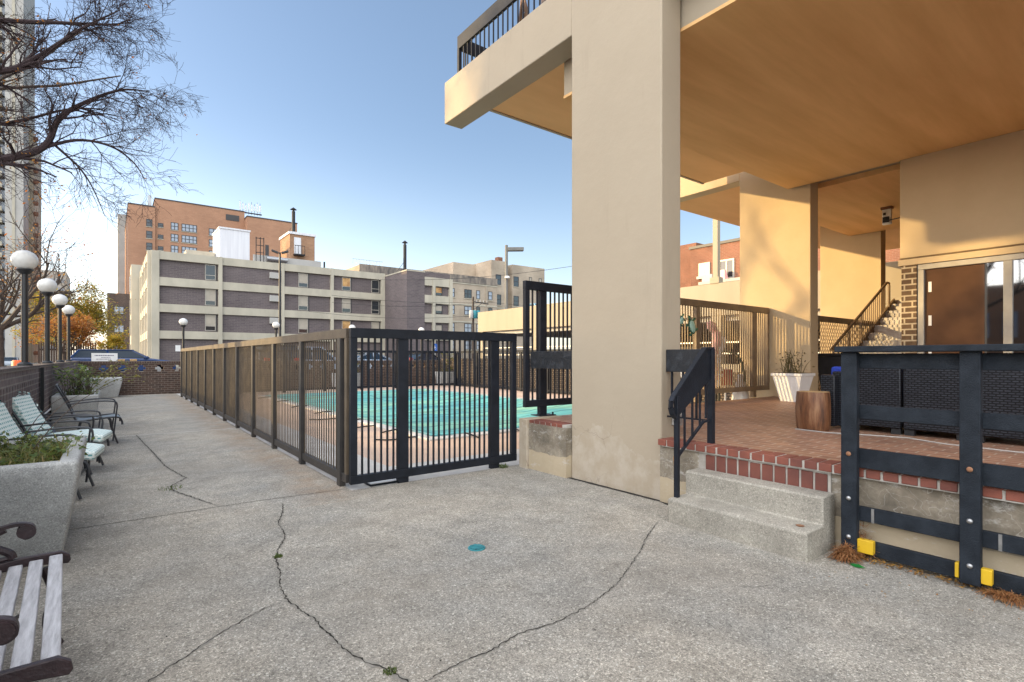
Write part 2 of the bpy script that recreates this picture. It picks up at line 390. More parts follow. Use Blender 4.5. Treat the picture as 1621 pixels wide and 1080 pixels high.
M['straw'] = leafmat('dry_pine_straw', [(.30,.13,.05), (.22,.09,.035), (.36,.19,.08)], .15)
M['dry_leaf'] = leafmat('fallen_leaves', [(.30,.12,.03), (.24,.14,.04), (.40,.22,.05), (.16,.08,.03)], .2)
M['tyre'] = mat('rubber_tyre', (.02,.02,.02), (.014,.014,.014), 20, .8)
M['tail'] = paint('red_tail_lamp', (.5,.02,.02), .2, .5)
M['head'] = paint('headlamp_lens', (.7,.72,.75), .15, .5)
M['black'] = mat('matt_black', (.02,.02,.022), (.013,.013,.014), 9, .6)
M['chair_metal'] = paint('dark_bronze_chair_frame', (.035,.036,.042), .4)
M['sling'] = mat('grey_blue_sling_mesh', (.20,.24,.27), (.15,.18,.21), 60, .6, .3, 300)
M['sling_dark'] = mat('slate_sling_mesh', (.10,.115,.15), (.07,.08,.11), 60, .6, .3, 300)
M['orange_plastic'] = mat('orange_barrel_plastic', (.75,.13,.02), (.65,.10,.02), 4, .5)
M['teal_metal'] = mat('teal_drain_cover', (.05,.28,.31), (.03,.17,.20), 25, .5, .4, 60)
def cushion_mat():
    m, nt, b = newmat('teal_check_cushion'); b.inputs['Roughness'].default_value = .9
    tc = N(nt, 'ShaderNodeTexCoord'); mp = N(nt, 'ShaderNodeMapping'); mp.inputs['Scale'].default_value = (1,1,1)
    t = N(nt, 'ShaderNodeTexBrick'); t.offset = .5
    uv = N(nt, 'ShaderNodeUVMap'); nt.links.new(uv.outputs['UV'], t.inputs['Vector'])
    t.inputs['Scale'].default_value = 1; t.inputs['Brick Width'].default_value = .05; t.inputs['Row Height'].default_value = .036
    t.inputs['Mortar Size'].default_value = .011; t.inputs['Mortar Smooth'].default_value = .2
    t.inputs['Color1'].default_value = lin((.33,.52,.50)); t.inputs['Color2'].default_value = lin((.12,.34,.35)); t.inputs['Mortar'].default_value = lin((.72,.79,.76))
    nt.links.new(t.outputs['Color'], b.inputs['Base Color'])
    bump(nt, b, noise(nt, pos(nt), 12, 3), .5, .02)
    return m
M['cushion'] = cushion_mat()
def cover_mat():
    m, nt, b = newmat('green_mesh_pool_cover'); b.inputs['Roughness'].default_value = .55; b.inputs['Specular IOR Level'].default_value = .5
    p = pos(nt); o = sepz(nt)
    c = ramp(nt, noise(nt, p, .5, 5), [(.35, (.08,.36,.40)), (.5, (.15,.46,.41)), (.65, (.28,.54,.36))])
    # webbing straps sewn in a 1.5 m grid
    w = None
    for ax, per in ((0, 3.0), (1, .75)):
        fr = mth(nt, 'ABSOLUTE', mth(nt, 'SUBTRACT', mth(nt, 'FRACT', mth(nt, 'DIVIDE', o[ax], per)), .5))
        l = mth(nt, 'LESS_THAN', fr, .006 if ax == 0 else .05)
        w = l if w is None else mth(nt, 'MAXIMUM', w, l)
    c = mix(nt, mth(nt, 'MULTIPLY', w, .85), c, (.012,.09,.11))
    wr = ramp(nt, noise(nt, pos(nt, (.4,2.2,1)), 1.1, 5), [(.35, (.7,)*3), (.7, (1.22,)*3)])
    c = mix(nt, 1., c, wr, 'MULTIPLY')
    nt.links.new(c, b.inputs['Base Color']); bump(nt, b, noise(nt, pos(nt, (.5,2,1)), 1.4, 3), .25, .08)
    return m
M['cover'] = cover_mat()
def logmat():
    m, nt, b = newmat('varnished_log_side'); b.inputs['Roughness'].default_value = .45
    f = noise(nt, pos(nt, (9,9,1.2)), 2.2, 6, .65)
    nt.links.new(ramp(nt, f, [(.32, (.06,.024,.012)), (.5, (.17,.07,.03)), (.72, (.33,.18,.09))]), b.inputs['Base Color'])
    bump(nt, b, f, .4, .02); return m
M['log'] = logmat()
M['log_top'] = mat('log_cut_end', (.50,.33,.16), (.36,.22,.10), 9, .7)
M['pink'] = mat('pink_vinyl', (.75,.45,.42), (.65,.35,.33), 5, .5)
M['green_hose'] = mat('green_hose', (.05,.12,.06), (.03,.08,.04), 6, .5)
M['red_paint'] = mat('red_plastic', (.45,.05,.04), (.35,.04,.03), 4, .5)
M['turtle_shell'] = mat('sea_glass_shell', (.45,.66,.55), (.25,.48,.40), 9, .3)
M['turtle_rim'] = mat('bronze_green_rim', (.05,.14,.08), (.03,.08,.05), 9, .5)
M['wood'] = mat('teak_wood', (.22,.12,.06), (.14,.075,.04), 5, .6, stretch=(8,8,1))
M['sign_blue'] = mat('blue_sign_paint', (.03,.12,.45), None, 3, .5)
M['sign_text'] = mat('grey_sign_lettering', (.22,.2,.26), None, 3, .7)

# ------------------------------------------------------------------ light, sky, camera
SKYG = (1.8,1.65,1.6); HAZE = (.72,.72,.70); SKY_FILL = (2.6,2.53,2.42)
SUN_EL, SUN_AZ = 14.0, -52.0      # azimuth from +Y towards +X
w = bpy.data.worlds.new("World"); scn.world = w; w.use_nodes = True
nt = w.node_tree; bg = nt.nodes['Background']
sky = N(nt, 'ShaderNodeTexSky', sky_type='NISHITA'); sky.sun_disc = False
sky.sun_elevation = R(SUN_EL); sky.sun_rotation = R(SUN_AZ); sky.air_density = 1.0; sky.dust_density = 1.2; sky.ozone_density = 2.2; sky.altitude = 200
tcw = N(nt, 'ShaderNodeTexCoord'); dirv = tcw.outputs['Generated']
def vdot(v):
    n = N(nt, 'ShaderNodeVectorMath', operation='DOT_PRODUCT'); nt.links.new(dirv, n.inputs[0]); n.inputs[1].default_value = Vector(v).normalized(); return n.outputs['Value']
def smooth(x, a, b_):
    n = N(nt, 'ShaderNodeMapRange', interpolation_type='SMOOTHSTEP'); nt.links.new(x, n.inputs['Value']); n.inputs['From Min'].default_value = a; n.inputs['From Max'].default_value = b_; return n.outputs['Result']
def scaled(fac, c):
    n = N(nt, 'ShaderNodeVectorMath', operation='SCALE'); n.inputs[0].default_value = c; nt.links.new(fac, n.inputs['Scale']); return n.outputs[0]
def vadd(a_, b_):
    n = N(nt, 'ShaderNodeVectorMath', operation='ADD'); nt.links.new(a_, n.inputs[0]); nt.links.new(b_, n.inputs[1]); return n.outputs[0]
SK = .15
base = N(nt, 'ShaderNodeVectorMath', operation='MULTIPLY'); nt.links.new(sky.outputs[0], base.inputs[0]); base.inputs[1].default_value = SKYG
elev = vdot((0,0,1))
# pale haze that thickens to the horizon and towards the sun
hz = mth(nt, 'POWER', mth(nt, 'SUBTRACT', 1., smooth(elev, -.02, .46)), 1.7)
sunw = smooth(vdot((math.sin(R(SUN_AZ)), math.cos(R(SUN_AZ)), 0)), -.35, .95)
hz = mth(nt, 'MULTIPLY', hz, mth(nt, 'ADD', .38, mth(nt, 'MULTIPLY', sunw, 1.0)))
cst = N(nt, 'ShaderNodeCombineXYZ')
for i_, x_ in enumerate((.075,.105,.14)): cst.inputs[i_].default_value = x_/SK
tot = vadd(vadd(base.outputs[0], cst.outputs[0]), scaled(hz, tuple(x/SK for x in HAZE)))
# unseen fill glow added overhead and behind the viewer to brighten the shade
cl_ = smooth(vdot((-.62,-.42,.66)), .18, .92)
tot = vadd(tot, scaled(cl_, tuple(x/SK for x in SKY_FILL)))
fill_low = smooth(vdot((-.86,-.34,.38)), .45, .95)  # second added fill lobe, lower and to the left
tot = vadd(tot, scaled(fill_low, tuple(x*.16/SK for x in SKY_FILL)))
nt.links.new(tot, bg.inputs['Color']); bg.inputs['Strength'].default_value = SK
sd = Vector((math.sin(R(SUN_AZ))*math.cos(R(SUN_EL)), math.cos(R(SUN_AZ))*math.cos(R(SUN_EL)), math.sin(R(SUN_EL))))
sl = bpy.data.lights.new('sun', 'SUN'); sl.energy = 6.0; sl.angle = R(.9); sl.color = (1., .71, .32)
so = bpy.data.objects.new('sun', sl); COL.objects.link(so); so.rotation_euler = sd.to_track_quat('Z', 'Y').to_euler(); so.location = sd*60
cam = bpy.data.cameras.new('camera'); co = bpy.data.objects.new('camera', cam); COL.objects.link(co)
co.location = (0,0,1.35); co.rotation_euler = (R(90), 0, -math.atan(635.5/835)); cam.sensor_width = 36; cam.lens = 835/1621*36
cam.shift_y = 26/1621; cam.clip_start = .05; cam.clip_end = 2000; scn.camera = co
scn.view_settings.view_transform = 'Standard'; scn.view_settings.look = 'None'; scn.view_settings.exposure = 0; scn.view_settings.gamma = 1
try:
    scn.cycles.max_bounces = 8; scn.cycles.diffuse_bounces = 8
except Exception: pass

def bend(pts, n=6):
    # Catmull-Rom
    out = []; P = [Vector(p) for p in pts]; P = [P[0]*2-P[1]]+P+[P[-1]*2-P[-2]]
    for i in range(1,len(P)-2):
        for k in range(n):
            t = k/n; out.append(.5*((2*P[i])+(P[i+1]-P[i-1])*t+(2*P[i-1]-5*P[i]+4*P[i+1]-P[i+2])*t*t+(3*P[i]-P[i-1]-3*P[i+1]+P[i+2])*t**3))
    out.append(P[-2]); return out

# ------------------------------------------------------------------ the ground and paved surfaces
HOLE = (4.4, 10.4, 7.9, 19.8)
def sheet(rects, z, th=.02):
    m = MB()
    for (x0,x1,y0,y1) in rects: m.poly([(x0,y0,z),(x1,y0,z),(x1,y1,z),(x0,y1,z)])
    return m
struct('ground', sheet([(-1200,1200,-1200,1200)], -.75), M['ground'])
struct('street', sheet([(-17,-5.2,-60,400)], -.12), M['street'])
struct('sidewalk', MB().box(-5.2,-1.05,-60,400,-.3,0), M['sidewalk'])
struct('parking_lot', MB().box(-1.0,62,23.7,62,-.5,.35), M['asphalt'])
struct('alley', MB().box(21.0,62,-30,23.7,-.5,-.02), M['asphalt'])
pv = struct('pavement', MB().box(-1.0,6.2,-4,5.25,-.3,0).box(-1.0,1.95,5.25,23.4,-.3,0), M['paving'])
hx0,hx1,hy0,hy1 = HOLE
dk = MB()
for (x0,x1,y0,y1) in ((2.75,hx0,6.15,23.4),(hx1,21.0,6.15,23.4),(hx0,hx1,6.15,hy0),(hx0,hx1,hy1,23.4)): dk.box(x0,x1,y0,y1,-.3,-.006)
struct('shaded_deck_strip', MB().box(1.95,21,5.25,6.149,-.3,-.005).box(1.95,2.749,6.15,23.4,-.3,-.005), M['shaded_deck'])  # strip coloured as the shaded part of the deck
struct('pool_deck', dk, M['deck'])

def ribbon(pts, w0, z=.003, wob=.75, step=.018, rnd=.0075, taper=True):
    m = MB(); P = []
    for a, b in zip(pts, pts[1:]):
        a = Vector((a[0],a[1],0)); b = Vector((b[0],b[1],0)); n = max(1, int((b-a).length/step))
        for i in range(n): P.append(a.lerp(b, i/n))
    P.append(Vector((pts[-1][0], pts[-1][1], 0)))
    Lf = []; Rt = []; n = len(P)
    for i, p in enumerate(P):
        d = (P[min(i+1,n-1)]-P[max(i-1,0)]).normalized(); s = Vector((-d.y,d.x,0))
        q = p + s*random.uniform(-rnd, rnd)
        w = w0*random.uniform(1-wob, 1+wob)
        if taper: w *= min(1, (min(i, n-1-i)+1)/14)
        Lf.append(q+s*w); Rt.append(q-s*w)
    for i in range(n-1):
        m.poly([(Rt[i].x,Rt[i].y,z),(Rt[i+1].x,Rt[i+1].y,z),(Lf[i+1].x,Lf[i+1].y,z),(Lf[i].x,Lf[i].y,z)])
    return m
main = [(1.28,5.21),(1.19,4.85),(1.09,4.58),(1.05,4.19),(.93,3.92),(.88,3.77),(.85,3.53),(.80,3.34),(.78,3.12),(.80,2.97),(.83,2.83),(.84,2.70),(.85,2.51),(.86,2.40),(.90,2.25),(.95,2.15),(.98,2.02),(.97,1.95),(.96,1.5)]
cracks = [(main, .0052), ([(.81,3.09),(.77,3.08),(.66,3.07),(.53,2.98),(.40,2.90),(.29,2.80),(.21,2.74),(.13,2.67),(-.1,2.4)], .0032),
 ([(3.6,2.73),(3.24,2.56),(2.97,2.40),(2.49,2.16),(2.30,2.09),(2.08,2.03),(1.82,2.0),(1.58,2.03),(1.40,1.99),(1.27,1.99),(1.13,1.98),(.98,1.95)], .0036),
 ([(.35,11.34),(.43,9.87),(.49,8.83),(.54,7.82),(.67,6.90),(.50,6.56),(.51,6.30),(.61,5.97),(.77,5.44)], .008),
 ([(2.9,1.75),(2.98,1.62),(3.12,1.55),(3.1,1.35)], .0016), ([(1.7,6.78),(1.3,6.8),(.95,7.0),(.55,7.28)], .003)]
for pts, wd in cracks:
    o = ribbon(pts, wd*2.0, .0012, .95, .025, .008).build('crack_stain', M['crack_halo'], pv, fix=False); o['kind'] = 'structure'
    o = ribbon(pts, wd*.62).build('crack', M['crack'], pv, fix=False); o['kind'] = 'structure'
for pts, wd, mm in (([(-.85,5.37),(1.08,5.40),(1.93,5.34)], .006, 'joint'), ([(-.85,11.2),(1.95,11.2)], .028, 'joint_light'), ([(-.85,17.5),(1.95,17.5)], .03, 'joint_light'),
                    ([(4.08,4.95),(4.09,4.3),(4.11,3.1),(4.0,2.7)], .028, 'crack')):
    o = ribbon(pts, wd, .002, .25, .1, .004, False).build('joint', M[mm], pv, fix=False); o['kind'] = 'structure'

# weeds in the cracks
def grass_tuft(c, r, h, n, m):
    mb = MB()
    for i in range(n):
        a = random.uniform(0, 6.28); q = r*math.sqrt(random.random())
        x, y = c[0]+q*math.cos(a), c[1]+q*math.sin(a); hh = h*random.uniform(.4, 1); t = random.uniform(0, 6.28); l = random.uniform(.2,.9)*hh
        wv = Vector((math.cos(t+1.57), math.sin(t+1.57), 0))*.0025
        p = Vector((x,y,c[2])); e = p+Vector((math.cos(t)*l, math.sin(t)*l, hh)); md = p.lerp(e,.5)+Vector((0,0,hh*.15))
        mb.poly([p-wv, p+wv, md+wv, md-wv]); mb.poly([md-wv, md+wv, e])
    return mb
for (x,y,r,h,l) in ((.955,2.12,.03,.013,'small green weed tuft in the crack at the bottom of the photo'), (.9,3.8,.03,.02,'tiny weed tuft halfway along the long central crack'), (.5,6.45,.12,.02,'mossy weeds in the crack left of the fence corner'), (3.83,5.2,.05,.06,'weed tuft at the foot of the last front fence post')):
    tag(grass_tuft((x,y,0), r, h, 90, None).build('weed_tuft', M['leaf_green'], fix=False), l, 'weed', 'weeds in the paving')

# teal drain cover
dr = thing('drain_cover', 'round teal drain cover set flush in the concrete', 'drain cover', (2.06,3.12,0))
MB().lathe([(.062,0),(.062,.006),(.052,.008)], (2.06,3.12,.001), 28).build('rim', M['teal_metal'], dr)
g = MB()
for i in range(-3,4):
    L = math.sqrt(.051**2-(i*.0145)**2); g.box(2.06-L,2.06+L,3.12+i*.0145-.0045,3.12+i*.0145+.0045,.0105,.0135)
g.build('grate', M['teal_metal'], dr)
MB().lathe([(.051,0),(.051,.001)], (2.06,3.12,.0092), 24).build('sump', M['black'], dr)
# two white skimmer lids
for (x,y,wd,l,rz) in ((2.33,5.37,.34,'flat white plate with dark edge lying under the front pool fence',.05),):
    t = thing('skimmer_lid', l, 'access cover', (x,y,0))
    MB().box(x-wd/2,x+wd/2,y-.085,y+.085,.001,.018).build('edge', M['navy'], t)
    MB().box(x-wd/2+.012,x+wd/2-.006,y-.075,y+.075,.0182,.024).build('plate', M['white'], t)

# ------------------------------------------------------------------ pool
cp = MB(); c = .3
cp.box(hx0-c,hx1+c,hy0-c,hy0,-.2,.03).box(hx0-c,hx1+c,hy1,hy1+c,-.2,.03).box(hx0-c,hx0,hy0,hy1,-.2,.03).box(hx1,hx1+c,hy0,hy1,-.2,.03)
pool = thing('swimming_pool', 'rectangular swimming pool closed under a teal green safety cover', 'pool', (7.4,13.8,0))
cp.build('coping', M['coping'], pool, bevel=.02)
m = MB(); NX, NY = 30, 56
def cz(i, j):
    u, v = i/NX, j/NY
    e = min(u, 1-u, v, 1-v)
    return .036 - .16*min(1, e*5)*(.7+.3*math.sin(u*9)*math.cos(v*13)) + .012*math.sin(u*40+v*5)*min(1,e*12)
for j in range(NY+1):
    for i in range(NX+1):
        m.v.append((hx0-.12+(hx1-hx0+.24)*i/NX, hy0-.12+(hy1-hy0+.24)*j/NY, cz(i,j)))
for j in range(NY):
    for i in range(NX):
        a = j*(NX+1)+i; m.f.append((a,a+1,a+NX+2,a+NX+1)); m.sm.append(True)
m.build('safety_cover', M['cover'], pool, fix=False)
for i in range(6):
    t = (i+.5)/6
    for (x,y,dx,dy) in ((hx0+6*t, hy0-.12, 0,-1), (hx0-.12, hy0+11.9*t, -1,0)):
        b = MB(); b.tube([(x,y,.04),(x+dx*.2+.03*dy,y+dy*.2+.03*dx,.045),(x+dx*.42,y+dy*.42,.012)], .014, 5)
        b.build('anchor_strap', M['black'], pool)
for (x,y,l) in ((3.72,8.1,'coiled dark strap lying on the deck by the near pool corner'),(3.75,9.9,'dark curled strap on the deck beside the long pool side, nearer one'),(3.72,11.6,'dark curled strap on the deck beside the long pool side, farther one')):
    b = MB(); P = []
    for k in range(60):
        t = k/59; a = t*7.5+1
        P.append((x-.35+.85*t+.05*math.cos(a*.9), y-.10*math.sin(t*2.5)+.045*math.sin(a*1.3), .018))
    b.tube(P, .013, 5); tag(b.build('loose_strap', M['black']), l, 'strap', 'loose straps on the pool deck')

# ------------------------------------------------------------------ pool fences
def fence_y(root, x, y0, y1, posts, sp, mt, keep=100, bw=.009, mp=None):
    mp = mp or mt
    """a run along Y; hollow frame held just off the ground by posts"""
    MB().box(x-.03,x+.03,y0,y1,1.55,1.65).build('top_rail', mt, root, bevel=.003)
    MB().box(x-.03,x+.03,y0,y1,.06,.145).build('bottom_rail', mp, root, bevel=.003)
    for y in posts: MB().box(x-.045,x+.018,y-.05,y+.05,.0,1.549).build('post', mp, root, bevel=.003)
    for y in (y0+.03, y1-.03): MB().box(x-.028,x+.028,y-.03,y+.03,.146,1.549).build('end_stile', mt, root, bevel=.003)
    n = int((y1-y0-.1)/sp); bars = []
    rest = MB(); k = 0
    for i in range(1, n):
        y = y0+.05+sp*i
        if any(abs(y-p) < .06 for p in posts): continue
        if k < keep: MB().box(x-bw,x+bw,y-bw,y+bw,.146,1.549).build('bar', mt, root)
        else: rest.box(x-bw,x+bw,y-bw,y+bw,.146,1.549)
        k += 1
    if rest.v: rest.build('bars', mt, root)['kind'] = 'stuff'
def fence_x(root, y, x0, x1, posts, sp, mt, z0=.06, z1=1.65, zf=0, rh=.1, pw=.06, keep=100, tpost=.045):
    MB().box(x0,x1,y-.03,y+.03,z1-rh,z1).build('top_rail', mt, root, bevel=.003)
    MB().box(x0,x1,y-.03,y+.03,z0,z0+.085).build('bottom_rail', mt, root, bevel=.003)
    for x in posts: MB().box(x-pw,x+pw,y-.018,y+tpost,zf,z1-rh-.001).build('post', mt, root, bevel=.003)
    for x in (x0+.035, x1-.035): MB().box(x-.035,x+.035,y-.028,y+.028,z0+.086,z1-rh-.001).build('end_stile', mt, root, bevel=.003)
    n = int((x1-x0-.1)/sp); rest = MB(); k = 0
    for i in range(1, n):
        x = x0+.06+sp*i
        if any(abs(x-p) < pw+.012 for p in posts): continue
        if k < keep: MB().box(x-.009,x+.009,y-.009,y+.009,z0+.086,z1-rh-.001).build('bar', mt, root)
        else: rest.box(x-.009,x+.009,y-.009,y+.009,z0+.086,z1-rh-.001)
        k += 1
    if rest.v: rest.build('bars', mt, root)['kind'] = 'stuff'
f1 = thing('pool_fence', 'long brown-black metal bar fence along the left side of the pool', 'fence', (1.95,13.2,0), 'metal fences round the pool')
fence_y(f1, 1.95, 5.33, 21.4, [5.52+1.425*k for k in range(12)], .083, M['fence_brown'], bw=.006, mp=M['fence_dark'])
f2 = thing('pool_fence', 'short black metal bar fence in front of the pool, facing the viewer', 'fence', (3.0,5.25,0), 'metal fences round the pool')
fence_x(f2, 5.25, 1.93, 4.05, [2.515, 3.73], .069, M['navy'])
f3 = thing('pool_fence', 'thin black bar fence along the far end of the pool before the brown wall', 'fence', (7.5,21.4,0), 'metal fences round the pool')
fence_x(f3, 21.43, 2.0, 13.0, [2.2+1.55*k for k in range(8)], .115, M['navy'])
f4 = thing('pool_fence', 'thin black bar fence along the right side of the pool before the tan pierced wall', 'fence', (13.0,14,0), 'metal fences round the pool')
fence_y(f4, 13.03, 8.0, 21.38, [8.5+1.6*k for k in range(9)], .13, M['navy'])

# ------------------------------------------------------------------ terrace, its wall and brick edge
ZT = .59
terr = bpy.data.objects.new('terrace', None); COL.objects.link(terr); terr.location = (8,1.5,0); terr['kind'] = 'structure'
struct('brick_paving', MB().box(4.24,19.5,-7,5.12,ZT-.02,ZT), M['paver'], parent=terr)
struct('terrace_core', MB().box(4.24,19.5,-7,5.1,-.2,ZT-.021), M['cream'], parent=terr)
struct('retaining_wall', MB().box(4.11,4.24,-7,1.62,-.2,.527), M['stained'], parent=terr)
struct('retaining_wall', MB().box(4.10,4.24,2.68,3.095,-.2,.527).box(4.05,4.24,4.325,4.98,-.2,.555), M['stained'], parent=terr)
struct('end_block', MB().box(4.02,4.6,4.985,5.14,-.2,.60), M['cream'], parent=terr, bevel=.008)
ed = MB(); fc = MB()
y = -6.9
while y < 4.9:
    if not (3.0 < y < 4.33): ed.box(4.055+random.uniform(0,.006),4.235,y+random.uniform(0,.006),y+.084+random.uniform(0,.006),.536,ZT+.001+random.uniform(0,.004))
    y += .1
struct('brick_coping', ed, M['brick_edge'], parent=terr, bevel=.004)
struct('mortar_bed', MB().box(4.068,4.238,-7,3.05,.5275,ZT-.003).box(4.068,4.238,4.33,4.9,.5555,ZT-.003), M['mortar'], parent=terr)
y = 1.64
while y < 2.62:
    fc.box(4.083+random.uniform(0,.006),4.2,y,y+.082,.36,.508+random.uniform(0,.006)); y += .0985
struct('brick_riser', fc, M['brick_face'], parent=terr, bevel=.004)
struct('riser_mortar', MB().box(4.095,4.2,1.62,2.68,.3,.5272), M['mortar'], parent=terr)

st = thing('concrete_steps', 'two pale exposed aggregate concrete steps leading up to the brick terrace', 'steps', (3.85,2.1,0))
def step(x0,x1,y0,y1,z0,z1):
    m = MB(); m.box(x0,x1,y0,y1,z0,z1); return m

pr = MB().prism([(3.64,-.02),(3.64,.185),(3.655,.195),(3.885,.195),(3.89,.215),(3.885,.375),(3.90,.39),(4.082,.39),(4.082,-.02)], 'y', 1.585, 2.675)
pr.build('stair_block', M['step'], st, bevel=.012, seg=3)
MB().lathe([(.022,0),(.028,.004),(.012,.006)], (3.76,1.68,.195), 12).build('rusty_socket', M['rust'], st)

# ------------------------------------------------------------------ the overhanging apartment building
ab = thing('apartment_building', 'cream concrete apartment building overhanging the terrace on slab-like columns', 'building', (7.3,1,0))
def part(name, mb, m, parent=None, **k): return mb.build(name, M[m] if isinstance(m, str) else m, parent or ab, **k)
part('column', MB().box(4.13,4.43,3.1,4.32,-.1,5.62), 'cream', bevel=.012)
part('column', MB().box(10.3,10.62,4.42,5.8,-.1,5.62), 'cream_bounce', bevel=.01)
part('column', MB().box(15.5,15.82,4.96,6.4,-.1,5.62), 'cream_bounce', bevel=.01)
part('balcony_beam', MB().box(4.135,4.45,4.322,7.17,4.98,5.62).box(4.135,4.45,-7,3.098,4.98,5.62), 'cream', bevel=.012)
part('balcony_beam', MB().box(10.305,10.62,5.802,8.5,4.98,5.62), 'cream_bounce', bevel=.012)
part('balcony_slab', MB().box(4.452,9.9,-7,6.35,5.0,5.3).box(9.901,10.3,-7,4.41,5.0,5.3), 'soffit2')
part('balcony_slab', MB().box(10.622,21,-7,7.85,5.0,5.3), 'soffit2')
part('slab_edge_trim', MB().box(4.452,9.9,6.352,6.40,4.985,5.32), 'cream')
part('fascia', MB().box(4.465,10.25,-7,4.80,4.585,4.998), 'cream')
part('soffit', MB().box(4.46,10.25,-7,4.805,4.55,4.584), 'soffit')
part('soffit', MB().box(10.66,15.5,-7,5.68,4.55,4.99), 'soffit')
part('soffit_strip', MB().box(10.252,10.657,-7,4.418,4.64,4.99), 'cream')
# outer wall above the window, pier, trim
part('upper_wall', MB().box(10.2,10.5,-7,3.0,2.955,4.548), 'cream_bounce')
part('lintel', MB().box(10.185,10.5,-7,3.02,2.83,2.925), 'cream_bounce')
part('conduit', MB().tube([(10.185,3.0,2.94),(10.185,-6,2.94)], .012, 6), 'tanrail')
part('brick_pier', MB().box(10.2,10.5,2.78,2.98,ZT,2.828), 'pier_brick')
wn = part('window', MB().box(10.22,10.32,-6.5,2.775,2.74,2.828).box(10.22,10.32,-6.5,2.775,ZT,.70).box(10.22,10.32,2.69,2.775,.701,2.739).box(10.22,10.32,1.66,1.76,.701,2.739).box(10.22,10.32,-.6,-.5,.701,2.739), 'alu', bevel=.006)
def brown_pane():
    m, nt, b = newmat('glass_over_brown_board'); b.inputs['Roughness'].default_value = .05; b.inputs['Specular IOR Level'].default_value = 1.
    nt.links.new(ramp(nt, noise(nt, pos(nt), 1.5, 3), [(.3, (.075,.042,.028)), (.7, (.13,.07,.042))]), b.inputs['Base Color']); return m
bp = brown_pane()
def mirror_pane():
    m, nt, b = newmat('reflecting_window_glass'); b.inputs['Roughness'].default_value = .03; b.inputs['Metallic'].default_value = 1
    b.inputs['Base Color'].default_value = lin((.27,.27,.28)); bump(nt, b, noise(nt, pos(nt), 1.1, 2), .03, .02); return m
M['mirror'] = mirror_pane()
part('pane', MB().box(10.26,10.28,1.97,2.688,.702,2.738), bp, wn)
part('pane', MB().box(10.26,10.28,1.762,1.968,.702,2.738), 'mirror', wn)
part('pane', MB().box(10.26,10.28,-.498,1.658,.702,2.738), 'mirror', wn)
part('pane', MB().box(10.26,10.28,-6.4,-.602,.702,2.738), 'mirror', wn)
for z in (1.35,1.85,2.38): part('tape_strip', MB().box(10.252,10.258,2.60,2.64,z,z+.16), 'white', wn)
# floor above
part('brick_wall', MB().box(4.6,10.2,-7,5.4,5.625,9.4), 'grey_brick')
part('brick_wall', MB().box(10.7,21,-7,6.8,5.625,9.4), 'grey_brick')
part('rear_brick_wall', MB().box(17.2,17.5,-7,5.0,ZT,4.99), 'grey_brick')
part('rear_wall', MB().box(10.5,17.2,-1.0,-.8,ZT,4.54), 'cream')
br = part('balcony_railing', MB().box(4.19,4.235,-2,6.88,6.02,6.22), 'navy', bevel=.004)
part('end_rail', MB().box(4.24,10.2,6.84,6.88,6.02,6.21), 'navy', br)
part('corner_post', MB().box(4.19,4.24,6.83,6.881,5.62,6.019), 'navy', br)
for i in range(48): part('bar', MB().box(4.204,4.22,6.72-i*.11,6.736-i*.11,5.62,6.019), 'navy', br)
for i in range(40): part('bar', MB().box(4.32+i*.12,4.336+i*.12,6.852,6.868,5.3,6.019), 'navy', br)
br2 = part('balcony_railing', MB().box(10.36,10.40,2,8.2,6.02,6.22), 'navy')
for i in range(30): part('bar', MB().box(10.37,10.386,8.1-i*.13,8.116-i*.13,5.62,6.019), 'navy', br2)

fch = thing('folded_chair', 'folded slatted wooden chair standing behind the balcony railing', 'chair', (4.5,5.62,5.62))
m = MB()
for s in (-1,1): m.bar((4.5,5.62+s*.17,5.3+.32),(4.46,5.62+s*.015,6.22),.03,.05)
m.build('frame', M['wood'], fch)
m = MB()
for k in range(5):
    z = 5.7+.09*k; ww = .15*(1-(z-5.6)/.66); m.box(4.47,4.49,5.62-ww,5.62+ww,z,z+.06)
m.build('slats', M['wood'], fch)

wl = thing('junction_box', 'small white junction box with loose cable hanging under the orange ceiling', 'junction box', (13.15,4.1,4.16))
MB().box(13.12,13.2,4.02,4.18,4.18,4.5).build('case', M['white'], wl, bevel=.006)
MB().box(13.108,13.119,4.05,4.17,4.22,4.34).build('socket_plate', M['black'], wl)
MB().box(13.108,13.119,4.11,4.16,4.38,4.43).build('knockout', M['black'], wl)
MB().box(13.09,13.22,4.0,4.2,4.501,4.549).build('bracket', M['rust'], wl)
MB().tube([(13.10,4.1,4.25),(13.0,4.0,4.23),(12.9,3.8,4.22),(12.7,3.5,4.27),(12.6,3.0,4.3)], .012, 5).build('cable', M['black'], wl)

# ------------------------------------------------------------------ terrace fence, planks, stair rail
tf = thing('terrace_fence', 'tall dark bar fence across the back of the brick terrace, passing behind the column', 'fence', (7.2,5.2,ZT))
fence_x(tf, 5.2, 4.15, 10.28, [4.46, 7.9, 9.75], .076, M['navy'], .72, 2.32, ZT, .11, .055, tpost=.05)
MB().box(4.33,4.60,5.10,5.29,.601,.612).build('base_plate', M['navy'], tf)
for x in (4.35,4.57):
    MB().lathe([(.012,0),(.012,.03),(.006,.034)], (x,5.13,.612), 8).build('anchor_bolt', M['navy'], tf)
